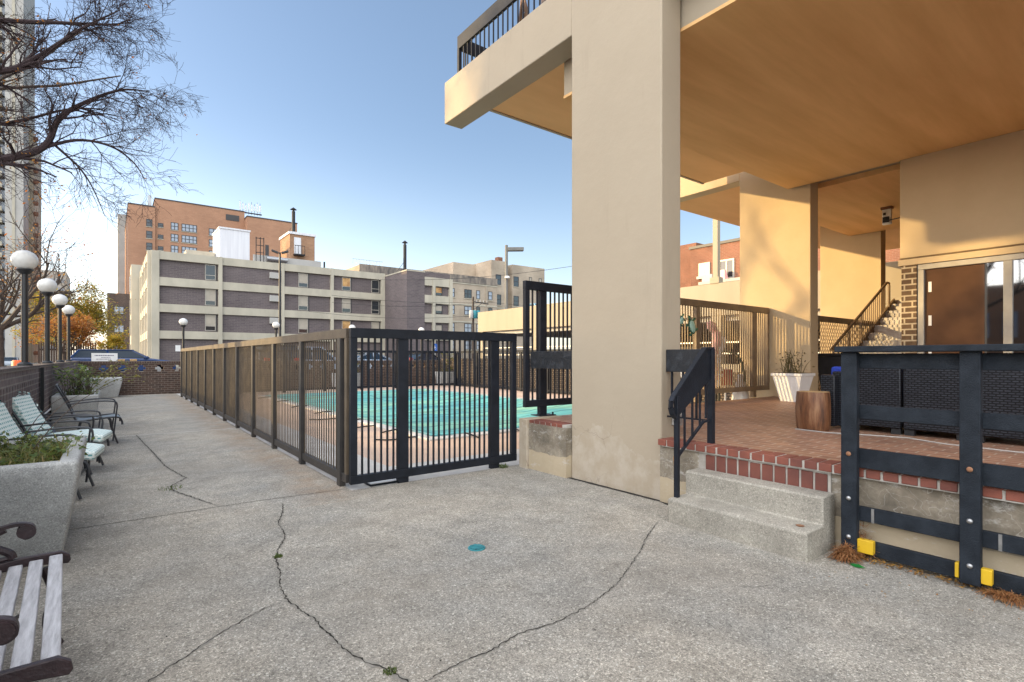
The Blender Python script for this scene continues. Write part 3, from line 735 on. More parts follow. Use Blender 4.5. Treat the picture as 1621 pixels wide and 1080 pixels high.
# right of the column, warm light on the dark fence is painted in brown
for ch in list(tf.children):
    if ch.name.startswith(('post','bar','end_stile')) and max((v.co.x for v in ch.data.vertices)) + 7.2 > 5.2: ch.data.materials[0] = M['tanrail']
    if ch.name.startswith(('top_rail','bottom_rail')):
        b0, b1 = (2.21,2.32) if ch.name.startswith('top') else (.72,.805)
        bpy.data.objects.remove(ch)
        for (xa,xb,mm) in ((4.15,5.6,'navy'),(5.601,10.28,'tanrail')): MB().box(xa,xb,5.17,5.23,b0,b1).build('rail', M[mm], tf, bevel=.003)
gp = thing('guard_plank', 'scuffed dark steel plank at rail height left of the column', 'rail', (4.21,4.7,1.22))
MB().box(4.19,4.225,4.325,5.13,1.215,1.425).build('plank', M['plate'], gp, bevel=.004)
hr = thing('stair_railing', 'blue-black steel hand railing with sloping plate beside the concrete steps', 'railing', (4.0,2.65,0))
MB().box(4.19,4.225,2.66,3.095,1.215,1.425).build('level_plate', M['plate'], hr, bevel=.004)
MB().box(4.20,4.25,2.62,2.67,ZT,1.425).build('upper_post', M['navy'], hr, bevel=.003)
MB().box(3.705,3.742,2.625,2.662,.19,1.03).build('lower_post', M['navy'], hr, bevel=.003)
MB().prism([(4.225,1.43),(4.225,1.18),(3.70,.84),(3.685,1.02),(4.13,1.43)], 'y', 2.635, 2.65).build('sloping_plate', M['navy'], hr)
P = [(4.24,2.642,1.432),(4.12,2.642,1.432),(3.67,2.642,1.03),(3.645,2.642,.99),(3.64,2.642,.94),(3.66,2.642,.885),(3.70,2.642,.85)]
m = MB()
for a,b in zip(P,P[1:]): m.bar(a,b,.045,.016)
m.build('handrail', M['navy'], hr)
m = MB().bar((3.72,2.643,.52),(4.10,2.643,.79),.02,.02).bar((4.10,2.643,.79),(4.20,2.643,.80),.02,.02)
m.build('lower_bar', M['navy'], hr)
for k,x in enumerate((3.83,3.94,4.05,4.14)):
    zb = .52+(x-3.72)*.71
    MB().box(x-.008,x+.008,2.636,2.65,zb,1.03+(x-3.72)*.86).build('baluster', M['navy'], hr)
for y in (2.78,2.92,3.04): MB().box(4.2,4.216,y-.008,y+.008,.80,1.215).build('baluster', M['navy'], hr)
MB().box(4.2,4.216,2.67,3.09,.785,.80).build('lower_bar', M['navy'], hr)
ol = thing('outlet_box', 'small pale outlet box on the foot of the column behind the stair railing', 'outlet box', (4.33,3.04,.75))
MB().box(4.28,4.36,3.03,3.098,.70,.82).build('box', M['far_grey'], ol, bevel=.005)
MB().box(4.29,4.35,3.022,3.029,.715,.80).build('cover', M['steel'], ol)

# ------------------------------------------------------------------ timber guard rail in front of the terrace, right
gr = thing('timber_guardrail', 'blue-black timber guard rail with yellow pads along the terrace edge at right', 'guard rail', (4.03,0,0))
BW = M['blackwood']
posts = [1.458, .827, .1, -.66]
MB().box(3.93,4.11,-1.4,1.535,1.385,1.425).build('cap_rail', BW, gr, bevel=.006)
for y in posts:
    p = MB().box(3.965,4.018,y-.048,y+.048,.03,1.384).build('post', BW, gr, bevel=.005)
    for z, mm in ((.70,'rust'),(.40,'steel'),(.14,'steel')):
        MB().lathe([(.016,0),(.014,.006),(.006,.011)], (3.964,y,z), 10, Matrix.Rotation(R(-90),4,'Y')).build('bolt', M[mm], p)
for (z0,z1,x0) in ((1.275,1.375,4.03),(.935,1.03,4.03),(.605,.735,4.025),(.25,.345,4.022),(.03,.125,4.022)):
    MB().box(x0,4.058,-1.4,1.50,z0,z1).build('rail', BW, gr, bevel=.004)
for y in (1.33,.70,-.06): MB().box(4.018,4.0215,y-.004,y+.012,.25,.345).build('joint_strap', M['steel'], gr)
for (y,w2) in ((1.365,.055),(.888,.012),(.757,.03),(.02,.03)):
    MB().box(3.975,4.0215,y-w2/1.2,y+w2/1.2,.05,.138).build('yellow_pad', M['yellow'], gr, bevel=.004)

# pine straw, leaf and litter
def straw_heap(c, r, h, n, l=.09):
    mb = MB()
    for i in range(n):
        a = random.uniform(0,6.28); q = random.random()**.6
        p = Vector((c[0]+r[0]*q*math.cos(a), c[1]+r[1]*q*math.sin(a), c[2]+h*(1-q*q)*random.uniform(.1,1)+.004))
        t = random.uniform(0,6.28); d = Vector((math.cos(t),math.sin(t),random.uniform(-.35,.35)))*l*random.uniform(.4,1)
        p2 = p+d; p2.z = max(p2.z, .004); md = (p+p2)/2+Vector((0,0,.012))
        s = Vector((-d.y,d.x,0)).normalized()*.0016
        mb.poly([p-s,p+s,md+s,md-s]); mb.poly([md-s,md+s,p2+s,p2-s])
    return mb
tag(straw_heap((3.91,1.455,0),(.075,.065),.10,800,.07).build('straw_tuft', M['straw'], fix=False), 'round tuft of rusty pine straw against the foot of the corner guard post', 'straw', 'pine straw by the guard rail')
tag(straw_heap((4.04,1.40,0),(.03,.06),.24,260).build('straw_tuft', M['straw'], fix=False), 'dry straw caught on the guard rail above the left yellow pad', 'straw', 'pine straw by the guard rail')
tag(straw_heap((3.97,.66,0),(.07,.11),.03,380,.07).build('straw_tuft', M['straw'], fix=False), 'flattened pine straw to the right of the second guard post', 'straw', 'pine straw by the guard rail')
def leaf_at(mb, p, s, flat=.25):
    a = random.uniform(0,6.28); b = random.uniform(-flat,flat); cc = random.uniform(-flat,flat)
    u = Vector((math.cos(a),math.sin(a),b)).normalized(); v = Vector((-math.sin(a),math.cos(a),cc)).normalized(); p = Vector(p)
    mb.poly([p-u*s, p-v*s*.5, p+u*s, p+v*s*.5])
m = MB()
for i in range(420):
    y = random.uniform(.3,1.45); leaf_at(m, (4.0+random.gauss(0,.028), y, .006+random.random()*.02), random.uniform(.006,.016), .6)
for i in range(60):
    leaf_at(m, (3.75+random.uniform(-.35,.25), random.uniform(.3,1.6), .005), random.uniform(.004,.010), .3)
tag(m.build('leaf_litter', M['dry_leaf'], fix=False), 'line of brown leaf litter along the foot of the guard rail', 'leaf litter', kind='stuff')
m = MB(); leaf_at(m, (3.83,1.36,.008), .055, .1); tag(m.build('green_leaf', leafmat('fresh_green_leaf', [(.02,.20,.04),(.02,.24,.05)]), fix=False), 'single bright green leaf on the concrete beside the straw tuft', 'leaf')
m = MB()
for i in range(150):
    leaf_at(m, (random.uniform(-.1,3.6), random.uniform(1.6,8), .004), random.uniform(.003,.009), .2)
tag(m.build('grit', M['crack'], fix=False), 'scattered dark specks of debris on the concrete paving', 'debris', kind='stuff')

# ------------------------------------------------------------------ things on the terrace
wk = None
def make_wicker():
    r = thing('wicker_sofa', 'x', 'sofa', (6.2,2.05,ZT), 'dark wicker seats standing behind the guard rail')
    x,y = 6.2,2.05
    MB().box(x-.05,x+.06,y-.245,y+.245,ZT+.06,ZT+.66).build('backrest', M['wicker'], r, bevel=.012)
    MB().box(x+.062,x+.72,y-.245,y+.245,ZT+.06,ZT+.34).build('seat_base', M['wicker'], r, bevel=.012)
    MB().box(x+.065,x+.73,y-.235,y+.235,ZT+.341,ZT+.44).build('seat_cushion', M['blue_fabric'], r, bevel=.03)
    MB().box(x+.062,x+.17,y-.235,y+.235,ZT+.441,ZT+.685).build('back_cushion', M['blue_fabric'], r, bevel=.03)
    for (dx,dy) in ((0,.2),(0,-.2),(.66,.2),(.66,-.2)): MB().box(x+dx-.03,x+dx+.03,y+dy-.04,y+dy+.04,ZT,ZT+.059).build('foot', M['black'], r)
    return r
w0 = make_wicker(); ws = [w0]
labs = ['dark wicker seat back with blue cushion, first one right of the corner guard post', 'dark wicker seat back with blue cushion, behind the second timber post', 'dark wicker seat back at the right edge of the photo']
for i in range(1,3):
    c = copy_tree(w0); c.location = (6.2, 2.05-.51*i-.0, ZT); ws.append(c)
for o,l in zip(ws,labs): o['label'] = l
am = thing('wicker_armchair', 'dark wicker armchair seen edge-on beside the log stool, left of the guard rail', 'armchair', (6.5,2.6,ZT), 'dark wicker seats standing behind the guard rail')
MB().box(6.06,6.16,2.36,2.50,ZT+.03,ZT+.575).build('armrest', M['wicker'], am, bevel=.012)
MB().box(6.17,6.30,2.315,2.43,ZT+.03,ZT+.61).build('backrest', M['wicker'], am, bevel=.012)
MB().box(6.31,6.9,2.32,2.50,ZT+.05,ZT+.36).build('seat_base', M['wicker'], am, bevel=.012)
MB().box(6.305,6.42,2.325,2.50,ZT+.361,ZT+.66).build('back_cushion', M['blue_fabric'], am, bevel=.03)

lg = thing('log_stool', 'varnished log stump stool standing on the brick terrace beside the wicker', 'stool', (5.9,2.5,ZT))
m = MB(); n = 26; prof = [(.150,0),(.158,.03),(.166,.12),(.168,.22),(.163,.33),(.156,.40)]
base = len(m.v)
ph = [random.uniform(0,6.28) for _ in range(4)]
def lr(r,t,z): return r*(1+.035*math.sin(2*t+ph[0])+.03*math.sin(3*t+ph[1]+z*2)+.015*math.sin(7*t+ph[2]))
for (r,z) in prof:
    for k in range(n):
        t = 2*math.pi*k/n; m.v.append((5.9+lr(r,t,z)*math.cos(t), 2.5+lr(r,t,z)*math.sin(t), ZT+z))
for i in range(len(prof)-1):
    for k in range(n):
        k2=(k+1)%n; m.f.append((i*n+k,i*n+k2,(i+1)*n+k2,(i+1)*n+k)); m.sm.append(True)
m.build('bark_side', M['log'], lg)
m = MB(); m.poly([(5.9+lr(.156,2*math.pi*k/n,.4)*math.cos(2*math.pi*k/n), 2.5+lr(.156,2*math.pi*k/n,.4)*math.sin(2*math.pi*k/n), ZT+.4) for k in range(n)])
m.build('cut_top', M['log_top'], lg)
tag(MB().tube([(5.75,2.62,ZT+.006),(5.72,2.3,ZT+.006),(5.85,2.0,ZT+.006),(5.95,1.7,ZT+.006),(5.78,1.35,ZT+.006),(5.75,.9,ZT+.006),(5.9,.3,ZT+.006),(5.9,-.6,ZT+.006)], .006, 6).build('extension_cord', M['far_grey']), 'thin pale grey cord lying on the brick paving before the wicker seats', 'cord')

wp = thing('white_planter', 'tapered square white planter with dry twigs in front of the sunlit column', 'planter', (9.45,4.42,ZT))
MB().frustum((9.25,9.55,4.17,4.47,ZT),(9.16,9.64,4.08,4.56,ZT+.44)).frustum((9.14,9.66,4.06,4.58,ZT+.441),(9.14,9.66,4.06,4.58,ZT+.49)).build('pot', M['white'], wp, bevel=.008)
MB().box(9.18,9.62,4.10,4.54,ZT+.48,ZT+.495).build('soil', M['soil'], wp)
m = MB()
for i in range(26):
    a = random.uniform(0,6.28); x=9.4+random.uniform(-.12,.12); y=4.32+random.uniform(-.12,.12); L=random.uniform(.15,.42)
    m.tube([(x,y,ZT+.49),(x+.05*math.cos(a),y+.05*math.sin(a),ZT+.49+L*.6),(x+.12*math.cos(a),y+.12*math.sin(a),ZT+.49+L)], [.008,.006,.002], 4)
for i in range(90): leaf_at(m, (9.4+random.gauss(0,.11),4.32+random.gauss(0,.11),ZT+.52+random.random()*.33), .03, 1.2)
m.build('twig_clump', leafmat('dry_planter_twigs', [(.10,.085,.03),(.16,.12,.05),(.07,.055,.03)], .1), wp)

tb = thing('waste_bin', 'black plastic waste bin with lid standing behind the sunlit column', 'bin', (11.45,4.45,ZT))
MB().frustum((11.2,11.6,4.2,4.6,ZT),(11.12,11.68,4.12,4.68,ZT+.78)).build('body', M['black'], tb, bevel=.02)
MB().box(11.09,11.71,4.09,4.71,ZT+.781,ZT+.84).build('lid', M['black'], tb, bevel=.02)

# stairs beyond, their hand rails, and the mesh fence
sr = thing('outdoor_stairs', 'pale concrete staircase with open risers climbing to the right behind the window corner', 'stairs', (13.5,4.2,ZT))
for k in range(11):
    x = 11.9+.36*k; z = ZT+.19*k
    MB().box(x,x+.385,3.3,4.75,z+.12,z+.19).build('tread', M['coping'], sr)
    MB().box(x+.30,x+.36,3.3,4.75,z+.191,z+.309).build('riser', M['coping'], sr)
for y in (3.28,4.76): MB().bar((11.8,y,ZT+.05),(15.8,y,ZT+2.15),.04,.22).build('stringer', M['tanrail'], sr)
for (y,l) in ((4.74,'brown metal stair hand rail with thin balusters, on the far side of the stairs'),(3.34,'brown metal stair hand rail close to the brick pier')):
    h = thing('stair_handrail', l, 'hand rail', (13.5,y,ZT), 'hand rails of the far stairs')
    a = Vector((12.0,y,ZT+.92)); b = Vector((15.2,y,ZT+2.6))
    MB().tube([a,b,(15.32,y,ZT+2.6),(15.34,y,ZT+2.5),(15.34,y,ZT+1.8)], .03, 8).build('top_rail', M['tanrail'], h)
    a2 = a-Vector((0,0,.78)); b2 = b-Vector((0,0,.78)); MB().tube([a2,b2], .018, 6).build('bottom_rail', M['tanrail'], h)
    for k in range(1,26):
        p = a.lerp(b,k/26); rr = .026 if k in (1,13) else .011
        MB().tube([p-Vector((0,0,.78)),p], rr, 5).build('baluster', M['tanrail'], h)
mf = thing('mesh_fence', 'brown diamond mesh fence with solid top rail behind the sunlit column', 'fence', (13.5,5.0,ZT))
MB().box(10.7,16.8,4.97,5.03,2.12,2.24).build('top_rail', M['tanrail'], mf)
for x in (11.2,11.35,13.6,15.2): MB().box(x-.03,x+.03,4.98,5.02,ZT,2.119).build('post', M['tanrail'], mf)
m = MB()
k = 0
x = 10.7
while x < 16.5:
    P = []
    for j in range(20): P.append((x+(.045 if j%2 else 0), 5.0+.004*(j%2), ZT+.08+j*.079))
    Q = [(2*x+.045-p[0]+.045, p[1], p[2]) for p in P]
    for A in (P,Q):
        for a,b in zip(A,A[1:]): m.bar(a,b,.009,.009)
    x += .092
m.build('mesh', M['tanrail'], mf)

# things behind the terrace fence, on the pool deck side
for (x,y,z,s,rot,l) in ((8.0-.65,5.14,1.95,.085,.5,'small green glass turtle ornament hung on the terrace fence next to the column'),(8.0-.35,5.14,1.86,.135,-.5,'larger green glass turtle ornament hung on the terrace fence')):
    t = thing('turtle_ornament', l, 'ornament', (x,y,z), 'turtle ornaments on the fence')
    Mx = Matrix.Rotation(rot,4,'Y') @ Matrix.Rotation(R(90),4,'X')
    def ell(rx,ry,h,cx=0,cy=0,n=18):
        mb = MB(); 
        for (f,zz) in ((1,0),(.95,h*.5),(.6,h)):
            for k in range(n):
                a=2*math.pi*k/n; p = Mx @ Vector((cx+rx*f*math.cos(a),cy+ry*f*math.sin(a),zz)); mb.v.append((x+p.x,y+p.y,z+p.z))
        for i in range(2):
            for k in range(n): k2=(k+1)%n; mb.f.append((i*n+k,i*n+k2,(i+1)*n+k2,(i+1)*n+k)); mb.sm.append(True)
        mb.f.append(tuple(2*n+k for k in range(n))); mb.sm.append(False); mb.f.append(tuple(range(n))[::-1]); mb.sm.append(False)
        return mb
    ell(s*.72,s,.02).build('rim', M['turtle_rim'], t)
    o = ell(s*.58,s*.82,.03); o.build('shell', M['turtle_shell'], t)
    ell(s*.22,s*.3,.02,0,s*1.2).build('head', M['turtle_rim'], t)
    for (cx,cy) in ((s*.85,s*.6),(-s*.85,s*.6),(s*.7,-s*.75),(-s*.7,-s*.75)): ell(s*.34,s*.16,.014,cx,cy).build('flipper', M['turtle_rim'], t)
pf = thing('pool_float', 'crumpled pink and white vinyl pool float slung over a rack behind the terrace fence', 'pool float', (9.0,5.55,0))
m = MB(); P=[]
for k in range(22):
    t = k/21; P.append((8.85+.14*math.sin(t*9), 5.5+.08*math.cos(t*7), 2.0-1.15*t))
m.tube(P, [.05+.05*math.sin(k*1.1)**2 for k in range(22)], 8); m.build('pink_body', M['pink'], pf)
m = MB(); m.tube([(x+.22,y+.05,z) for x,y,z in P[6:]], [.06+.05*math.cos(k*1.3)**2 for k in range(16)], 8); m.build('white_body', M['white'], pf)
tk = thing('storage_tub', 'white plastic tub on a dark rack behind the terrace fence', 'tub', (9.1,6.0,0))
MB().frustum((8.7,9.35,5.75,6.25,.96),(8.62,9.43,5.7,6.3,1.28)).build('tub', M['white'], tk, bevel=.02)
MB().box(8.6,9.45,5.7,6.3,.90,.955).build('rack_shelf', M['black'], tk)
for (x,y) in ((8.63,5.73),(9.42,5.73),(8.63,6.27),(9.42,6.27)): MB().box(x-.02,x+.02,y-.02,y+.02,0,.899).build('rack_leg', M['black'], tk)
bm_ = thing('red_broom', 'red pole brush leaning behind the terrace fence', 'broom', (9.35,5.5,0))
MB().tube([(9.15,5.45,0.1),(9.45,5.6,1.15)], .02, 6).build('handle', M['white'], bm_)
MB().box(9.25,9.55,5.5,5.62,.82,1.12).build('head', M['red_paint'], bm_, bevel=.01)
hs = thing('garden_hose', 'dark garden hose arching down behind the terrace fence to a white bag', 'hose', (9.8,5.5,0))
MB().tube([(8.9,5.5,1.45),(9.3,5.5,1.47),(9.65,5.5,1.42),(9.85,5.5,1.25),(9.95,5.5,1.0),(10.0,5.5,.75),(10.02,5.5,.05)], .025, 8).build('tube', M['green_hose'], hs)
bg_ = thing('plastic_bag', 'white and teal plastic bag lying at the foot of the terrace fence', 'bag', (9.85,5.45,0))
m = MB(); m.lathe([(.10,0),(.17,.12),(.19,.4),(.14,.7),(.05,.95),(.07,1.02)], (9.8,5.5,0), 10); m.build('bag', M['white'], bg_)
m = MB(); m.lathe([(.176,.0),(.182,.2),(.182,.3)], (9.8,5.5,.18), 10); m.build('printed_band', M['turtle_shell'], bg_)
lw = MB().box(13.3,13.6,5.6,9.5,0,.95).box(13.3,13.6,9.5,23.4,0,1.3)
tag(lw.build('pierced_wall', M['lattice_tan']), 'low tan pierced brick wall along the right side of the pool area', 'wall')

# ------------------------------------------------------------------ brick walls
bw = thing('brick_wall', 'low dark purple-brown brick wall with staggered slots along the left of the walkway', 'wall', (-.95,8,0))
m = MB().box(-1.05,-.92,-3,23.4,0,1.19)
m.box(-.92,-.85,-3,23.4,0,.47).box(-.92,-.85,-3,23.4,1.03,1.19)
y = -3; k = 0
while y < 23.3:
    for (z0,z1,o) in ((.47,.75,0),(.75,1.03,.10)): m.box(-.92,-.85,y+o,y+o+.155,z0,z1)
    y += .2; k += 1
m.build('wall', M['dark_brick'], bw)
MB().box(-1.07,-.835,-3,23.4,1.191,1.235).build('coping', brick('soldier_coping', (.13,.10,.09), (.09,.07,.065), (.2,.17,.15), .075, .3, .009, 0.), bw)
m = MB().tube([(-.83,5.5,.455),(-.83,23,.455)], .012, 6); m.build('conduit', M['white'], bw)
MB().box(-.84,-.8,10.6,10.68,.1,1.2).build('downpipe', M['black'], bw)
# far wall with plus-shaped holes
def pierced_wall(name, y, x0, x1, holes, zc, ztop, s, m_, label):
    mb = MB(); th = .2
    rows = [(0, zc-.5*s, 0), (zc-.5*s, zc-.17*s, .28*s), (zc-.17*s, zc+.2*s, .55*s), (zc+.2*s, zc+.5*s, .28*s), (zc+.5*s, ztop, 0)]
    for (z0,z1,hw) in rows:
        x = x0
        if hw:
            for h in holes: mb.box(x,h-hw,y,y+th,z0,z1); x = h+hw
        mb.box(x,x1,y,y+th,z0,z1)
    t = thing('brick_wall', label, 'wall', ((x0+x1)/2,y,0)); mb.build('wall', m_, t)
    MB().box(x0,x1,y-.015,y+th+.015,ztop+.001,ztop+.075).build('coping', brick('soldier_coping_far', (.10,.055,.045), (.06,.04,.035), (.2,.16,.13), .075, .3, .009, 0.), t)
    return t
pierced_wall('a', 23.4, -1.05, 13.6, [-.74+.545*k for k in range(26)], .95, 1.14, .24, M['dark_brick2'], 'dark brown brick wall pierced by plus-shaped holes across the far end of the pool area')
for (x,l) in ((.31,'sunlit orange brick lying on the far wall beside the white sign'),(.66,'sunlit orange brick lying on the far wall in front of the blue car')):
    tag(MB().box(x-.1,x+.1,23.42,23.56,1.2155,1.29).build('loose_brick', M['log_top'], bevel=.008), l, 'brick', 'loose bricks on the far wall')
sg = thing('notice_sign', 'white notice board with three lines of small grey writing on the far wall', 'sign', (-.18,23.5,1.2))
MB().box(-.53,.20,23.48,23.5,1.2155,1.50).build('board', M['white'], sg, bevel=.004)
m = MB()
for (z,a,b,hh) in ((1.42,-.44,.10,.035),(1.345,-.26,.0,.018),(1.29,-.40,.02,.022)):
    x = a
    while x < b:
        wl_ = random.uniform(.02,.075); m.box(x,min(x+wl_,b),23.476,23.4795,z-hh/2,z+hh/2); x += wl_+.012
m.build('lettering', M['sign_text'], sg)

# ------------------------------------------------------------------ globe lamps
def globe_lamp(loc, zc, rr, label, group, h=1.236):
    t = thing('globe_lamp', label, 'lamp', loc, group); x,y,z = loc
    MB().lathe([(.085,0),(.085,.02),(.05,.05)], (x,y,h), 14).build('base', M['lamp_black'], t)
    MB().tube([(x,y,h+.05),(x,y,zc-rr-.03)], .038, 12).build('pole', M['lamp_black'], t)
    MB().lathe([(.05,-.06),(.085,-.02),(.095,.0),(.09,.012)], (x,y,zc-rr*.95), 16).build('fitter', M['lamp_black'], t)
    mb = MB(); prof = []
    for k in range(15):
        a = -math.pi/2+.35+(math.pi-.36)*k/14; prof.append((rr*1.04*math.cos(a), rr*.98*math.sin(a)))
    mb.lathe(prof, (x,y,zc), 28); mb.build('globe', M['globe'], t)
    return t
gl = ['nearest and largest white globe lamp on the left brick wall','second white globe lamp along the left brick wall','third white globe lamp along the left brick wall','farthest white globe lamp on the left brick wall']
base = globe_lamp((-.955,10.0,1.236), 2.71, .142, gl[0], 'globe lamps on the left wall')
for y,l in zip((13.3,16.45,19.7), gl[1:]):
    c = copy_tree(base); c.location = (-.955,y,1.236); c['label'] = l
fl = ['white globe lamp on the far wall above the left end of the pool fence','white globe lamp on the far wall beside the tall twin-head light pole','white globe lamp peeping over the fence corner on the far wall','white globe lamp behind the middle of the front fence rail on the far wall']
for x,l in zip((2.2,5.5,8.75,12.25), fl):
    c = copy_tree(base); c.location = (x,23.5,1.225); c['label'] = l; c['group'] = 'globe lamps on the far wall'

# ------------------------------------------------------------------ planters with plants
def leafy(c, r, h, n, s, stems=10, trail=0):
    """stems and leaf blades rising from a planter; returns (stems, leaves)"""
    a = MB(); b = MB()
    for i in range(stems):
        x = c[0]+random.uniform(-r[0],r[0]); y = c[1]+random.uniform(-r[1],r[1]); L = h*random.uniform(.4,1)
        t = random.uniform(0,6.28); q = random.uniform(.1,.55)*L
        p = [Vector((x,y,c[2])), Vector((x+q*.3*math.cos(t),y+q*.3*math.sin(t),c[2]+L*.6)), Vector((x+q*math.cos(t),y+q*math.sin(t),c[2]+L))]
        a.tube(p, [.006,.004,.002], 4)
        for k in range(max(3, n//stems)):
            f = random.random(); m = p[0].lerp(p[1],f) if f<.5 else p[1].lerp(p[2],f)
            leaf_at(b, m+Vector((random.gauss(0,.05),random.gauss(0,.05),random.gauss(0,.03))), s*random.uniform(.5,1.2), .9)
    return a, b
def trough(label, cx, y0, y1, group, x0=-.83, x1=-.26, tx1=-.165, flare=.16, ztop=.675, lip=.11, along='y'):
    t = thing('concrete_planter', label, 'planter', (cx,(y0+y1)/2,0), group)
    z0 = .0
    out_b = (x0,x1,y0,y1,z0); out_t = (x0,tx1,y0-flare,y1+flare,ztop-.09); rim = (x0,tx1,y0-flare,y1+flare,ztop)
    m = MB()
    def ring(r): return [(r[0],r[2],r[4]),(r[1],r[2],r[4]),(r[1],r[3],r[4]),(r[0],r[3],r[4])]
    A,B,C = ring(out_b),ring(out_t),ring(rim)
    inn = (rim[0]+lip,rim[1]-lip,rim[2]+lip,rim[3]-lip,ztop); D = ring(inn); E_ = ring((inn[0],inn[1],inn[2],inn[3],ztop-.12))
    m.poly(A[::-1])
    for P,Q in ((A,B),(B,C),(C,D),(D,E_)):
        for i in range(4): j=(i+1)%4; m.poly([P[i],P[j],Q[j],Q[i]])
    m.poly(E_)
    o = m.build('trough', M['planter_agg'], t)
    bm = bmesh.new(); bm.from_mesh(o.data); bmesh.ops.remove_doubles(bm, verts=bm.verts, dist=1e-4); bmesh.ops.recalc_face_normals(bm, faces=bm.faces); bm.to_mesh(o.data); bm.free()
    b = o.modifiers.new('bevel','BEVEL'); b.width = .028; b.segments = 3; b.limit_method='ANGLE'; b.angle_limit = R(30)
    MB().box(inn[0]-.02,inn[1]+.02,inn[2]-.02,inn[3]+.02,ztop-.118,ztop-.07).build('soil', M['soil'], t)
    return t, inn
G = 'concrete planters on the walkway'
pl, inn = trough('largest pale concrete planter, next to the bench in the left foreground', -.5, 4.62, 5.75, G)
a, b = leafy((-.48,5.2,.57), (.24,.6), .17, 1300, .028, 100)
a.build('stems', M['leaf_olive'], pl, fix=False); b.build('foliage', M['leaf_green'], pl, fix=False)
m = MB()
for i in range(420):
    x=-.46+random.uniform(-.23,.23); y=5.1+random.uniform(-.5,.5); t=random.uniform(0,6.28); L=random.uniform(.06,.19)
    p=Vector((x,y,.58)); e=p+Vector((L*math.cos(t)*.8,L*math.sin(t)*.8,L*random.uniform(.3,1))); md=p.lerp(e,.55)+Vector((0,0,.05)); s=Vector((-math.sin(t),math.cos(t),0))*.004
    m.poly([p-s,p+s,md+s,md-s]); m.poly([md-s,md+s,e])
m.build('dry_grass', leafmat('dry_planter_grass', [(.30,.23,.09),(.20,.19,.06),(.12,.16,.04),(.36,.30,.16)]), pl, fix=False)
m = MB()
for (x,y,e) in ((-.55,5.35,(-.15,5.9,1.05)),(-.5,5.2,(.02,5.6,1.12)),(-.6,5.6,(-.3,6.3,1.0))):
    e = Vector(e); p = Vector((x,y,.6)); P = [p.lerp(e,k/8)+Vector((0,0,.10*math.sin(k/8*3.1))) for k in range(9)]
    MB().tube(P, [.005-.0004*k for k in range(9)], 4).build('twig', M['bark_far'], pl)
pl2, inn2 = trough('middle pale concrete planter behind the tall sling chair', -.5, 12.3, 13.7, G)
a, b = leafy((-.48,12.9,.60), (.2,.6), .62, 800, .045, 46)
a.build('stems', M['bark_far'], pl2, fix=False); b.build('foliage', M['leaf_green'], pl2, fix=False)
m = MB()
for (x,y,e) in ((-.4,12.5,(.35,12.6,1.15)),(-.35,12.7,(.5,12.9,.95)),(-.4,13,(.2,12.7,1.25))):
    e = Vector(e); p = Vector((x,y,.6)); P = [p.lerp(e,k/6)+Vector((0,0,.14*math.sin(k/6*3.1))) for k in range(7)]
    m.tube(P, .006, 4)
    for q in P[2:]:
        for k in range(8): leaf_at(m, q+Vector((random.gauss(0,.06),random.gauss(0,.06),random.gauss(0,.05))), .035, .9)
m.build('trailing_stems', M['leaf_olive'], pl2, fix=False)
pl3, inn3 = trough('farthest pale concrete planter, in the corner before the far brick wall', -.2, 22.25, 23.1, G, -.75, .2, .32, .12, .66, .12)
a, b = leafy((-.2,22.7,.58), (.35,.3), .25, 160, .04, 20)
a.build('stems', M['bark_far'], pl3, fix=False); b.build('foliage', M['leaf_olive'], pl3, fix=False)
def boxplanter(x, y, w_, d_, h_, label, hh):
    t = thing('concrete_planter', label, 'planter', (x,y,0), 'pale planters inside the pool fence')
    MB().frustum((x-w_/2+.05,x+w_/2-.05,y-d_/2+.05,y+d_/2-.05,0),(x-w_/2,x+w_/2,y-d_/2,y+d_/2,h_)).build('trough', M['planter_agg'], t, bevel=.02)
    MB().box(x-w_/2+.08,x+w_/2-.08,y-d_/2+.08,y+d_/2-.08,h_+.001,h_+.02).build('soil', M['soil'], t)
    a, b = leafy((x,y,h_), (w_*.38,d_*.35), hh, 260, .07, 26); a.build('stems', M['bark_far'], t, fix=False); b.build('foliage', M['leaf_olive'], t, fix=False)
boxplanter(8.1, 22.4, 1.15, .6, .68, 'pale concrete planter before the far wall, seen through the bars near the fence corner', .55)
boxplanter(13.0-.0, 22.3, 1.0, .6, .66, 'pale concrete planter with tall weeds in the far right corner of the pool area', .95)

def sweep(pts, y0, y1, th, nseg=1):
    """a bent slab: side outline in (x,z), thickness th"""
    mb = MB(); up = []; dn = []
    for i,p in enumerate(pts):
        a = Vector(pts[max(i-1,0)]); b = Vector(pts[min(i+1,len(pts)-1)]); d = (b-a).normalized(); n = Vector((-d.y,d.x))
        up.append(Vector(p)+n*th/2); dn.append(Vector(p)-n*th/2)
    for Y0,Y1 in ((y0,y1),):
        poly = [(q.x,q.y) for q in up]+[(q.x,q.y) for q in dn[::-1]]
        mb.prism(poly, 'y', Y0, Y1, True)
    return mb
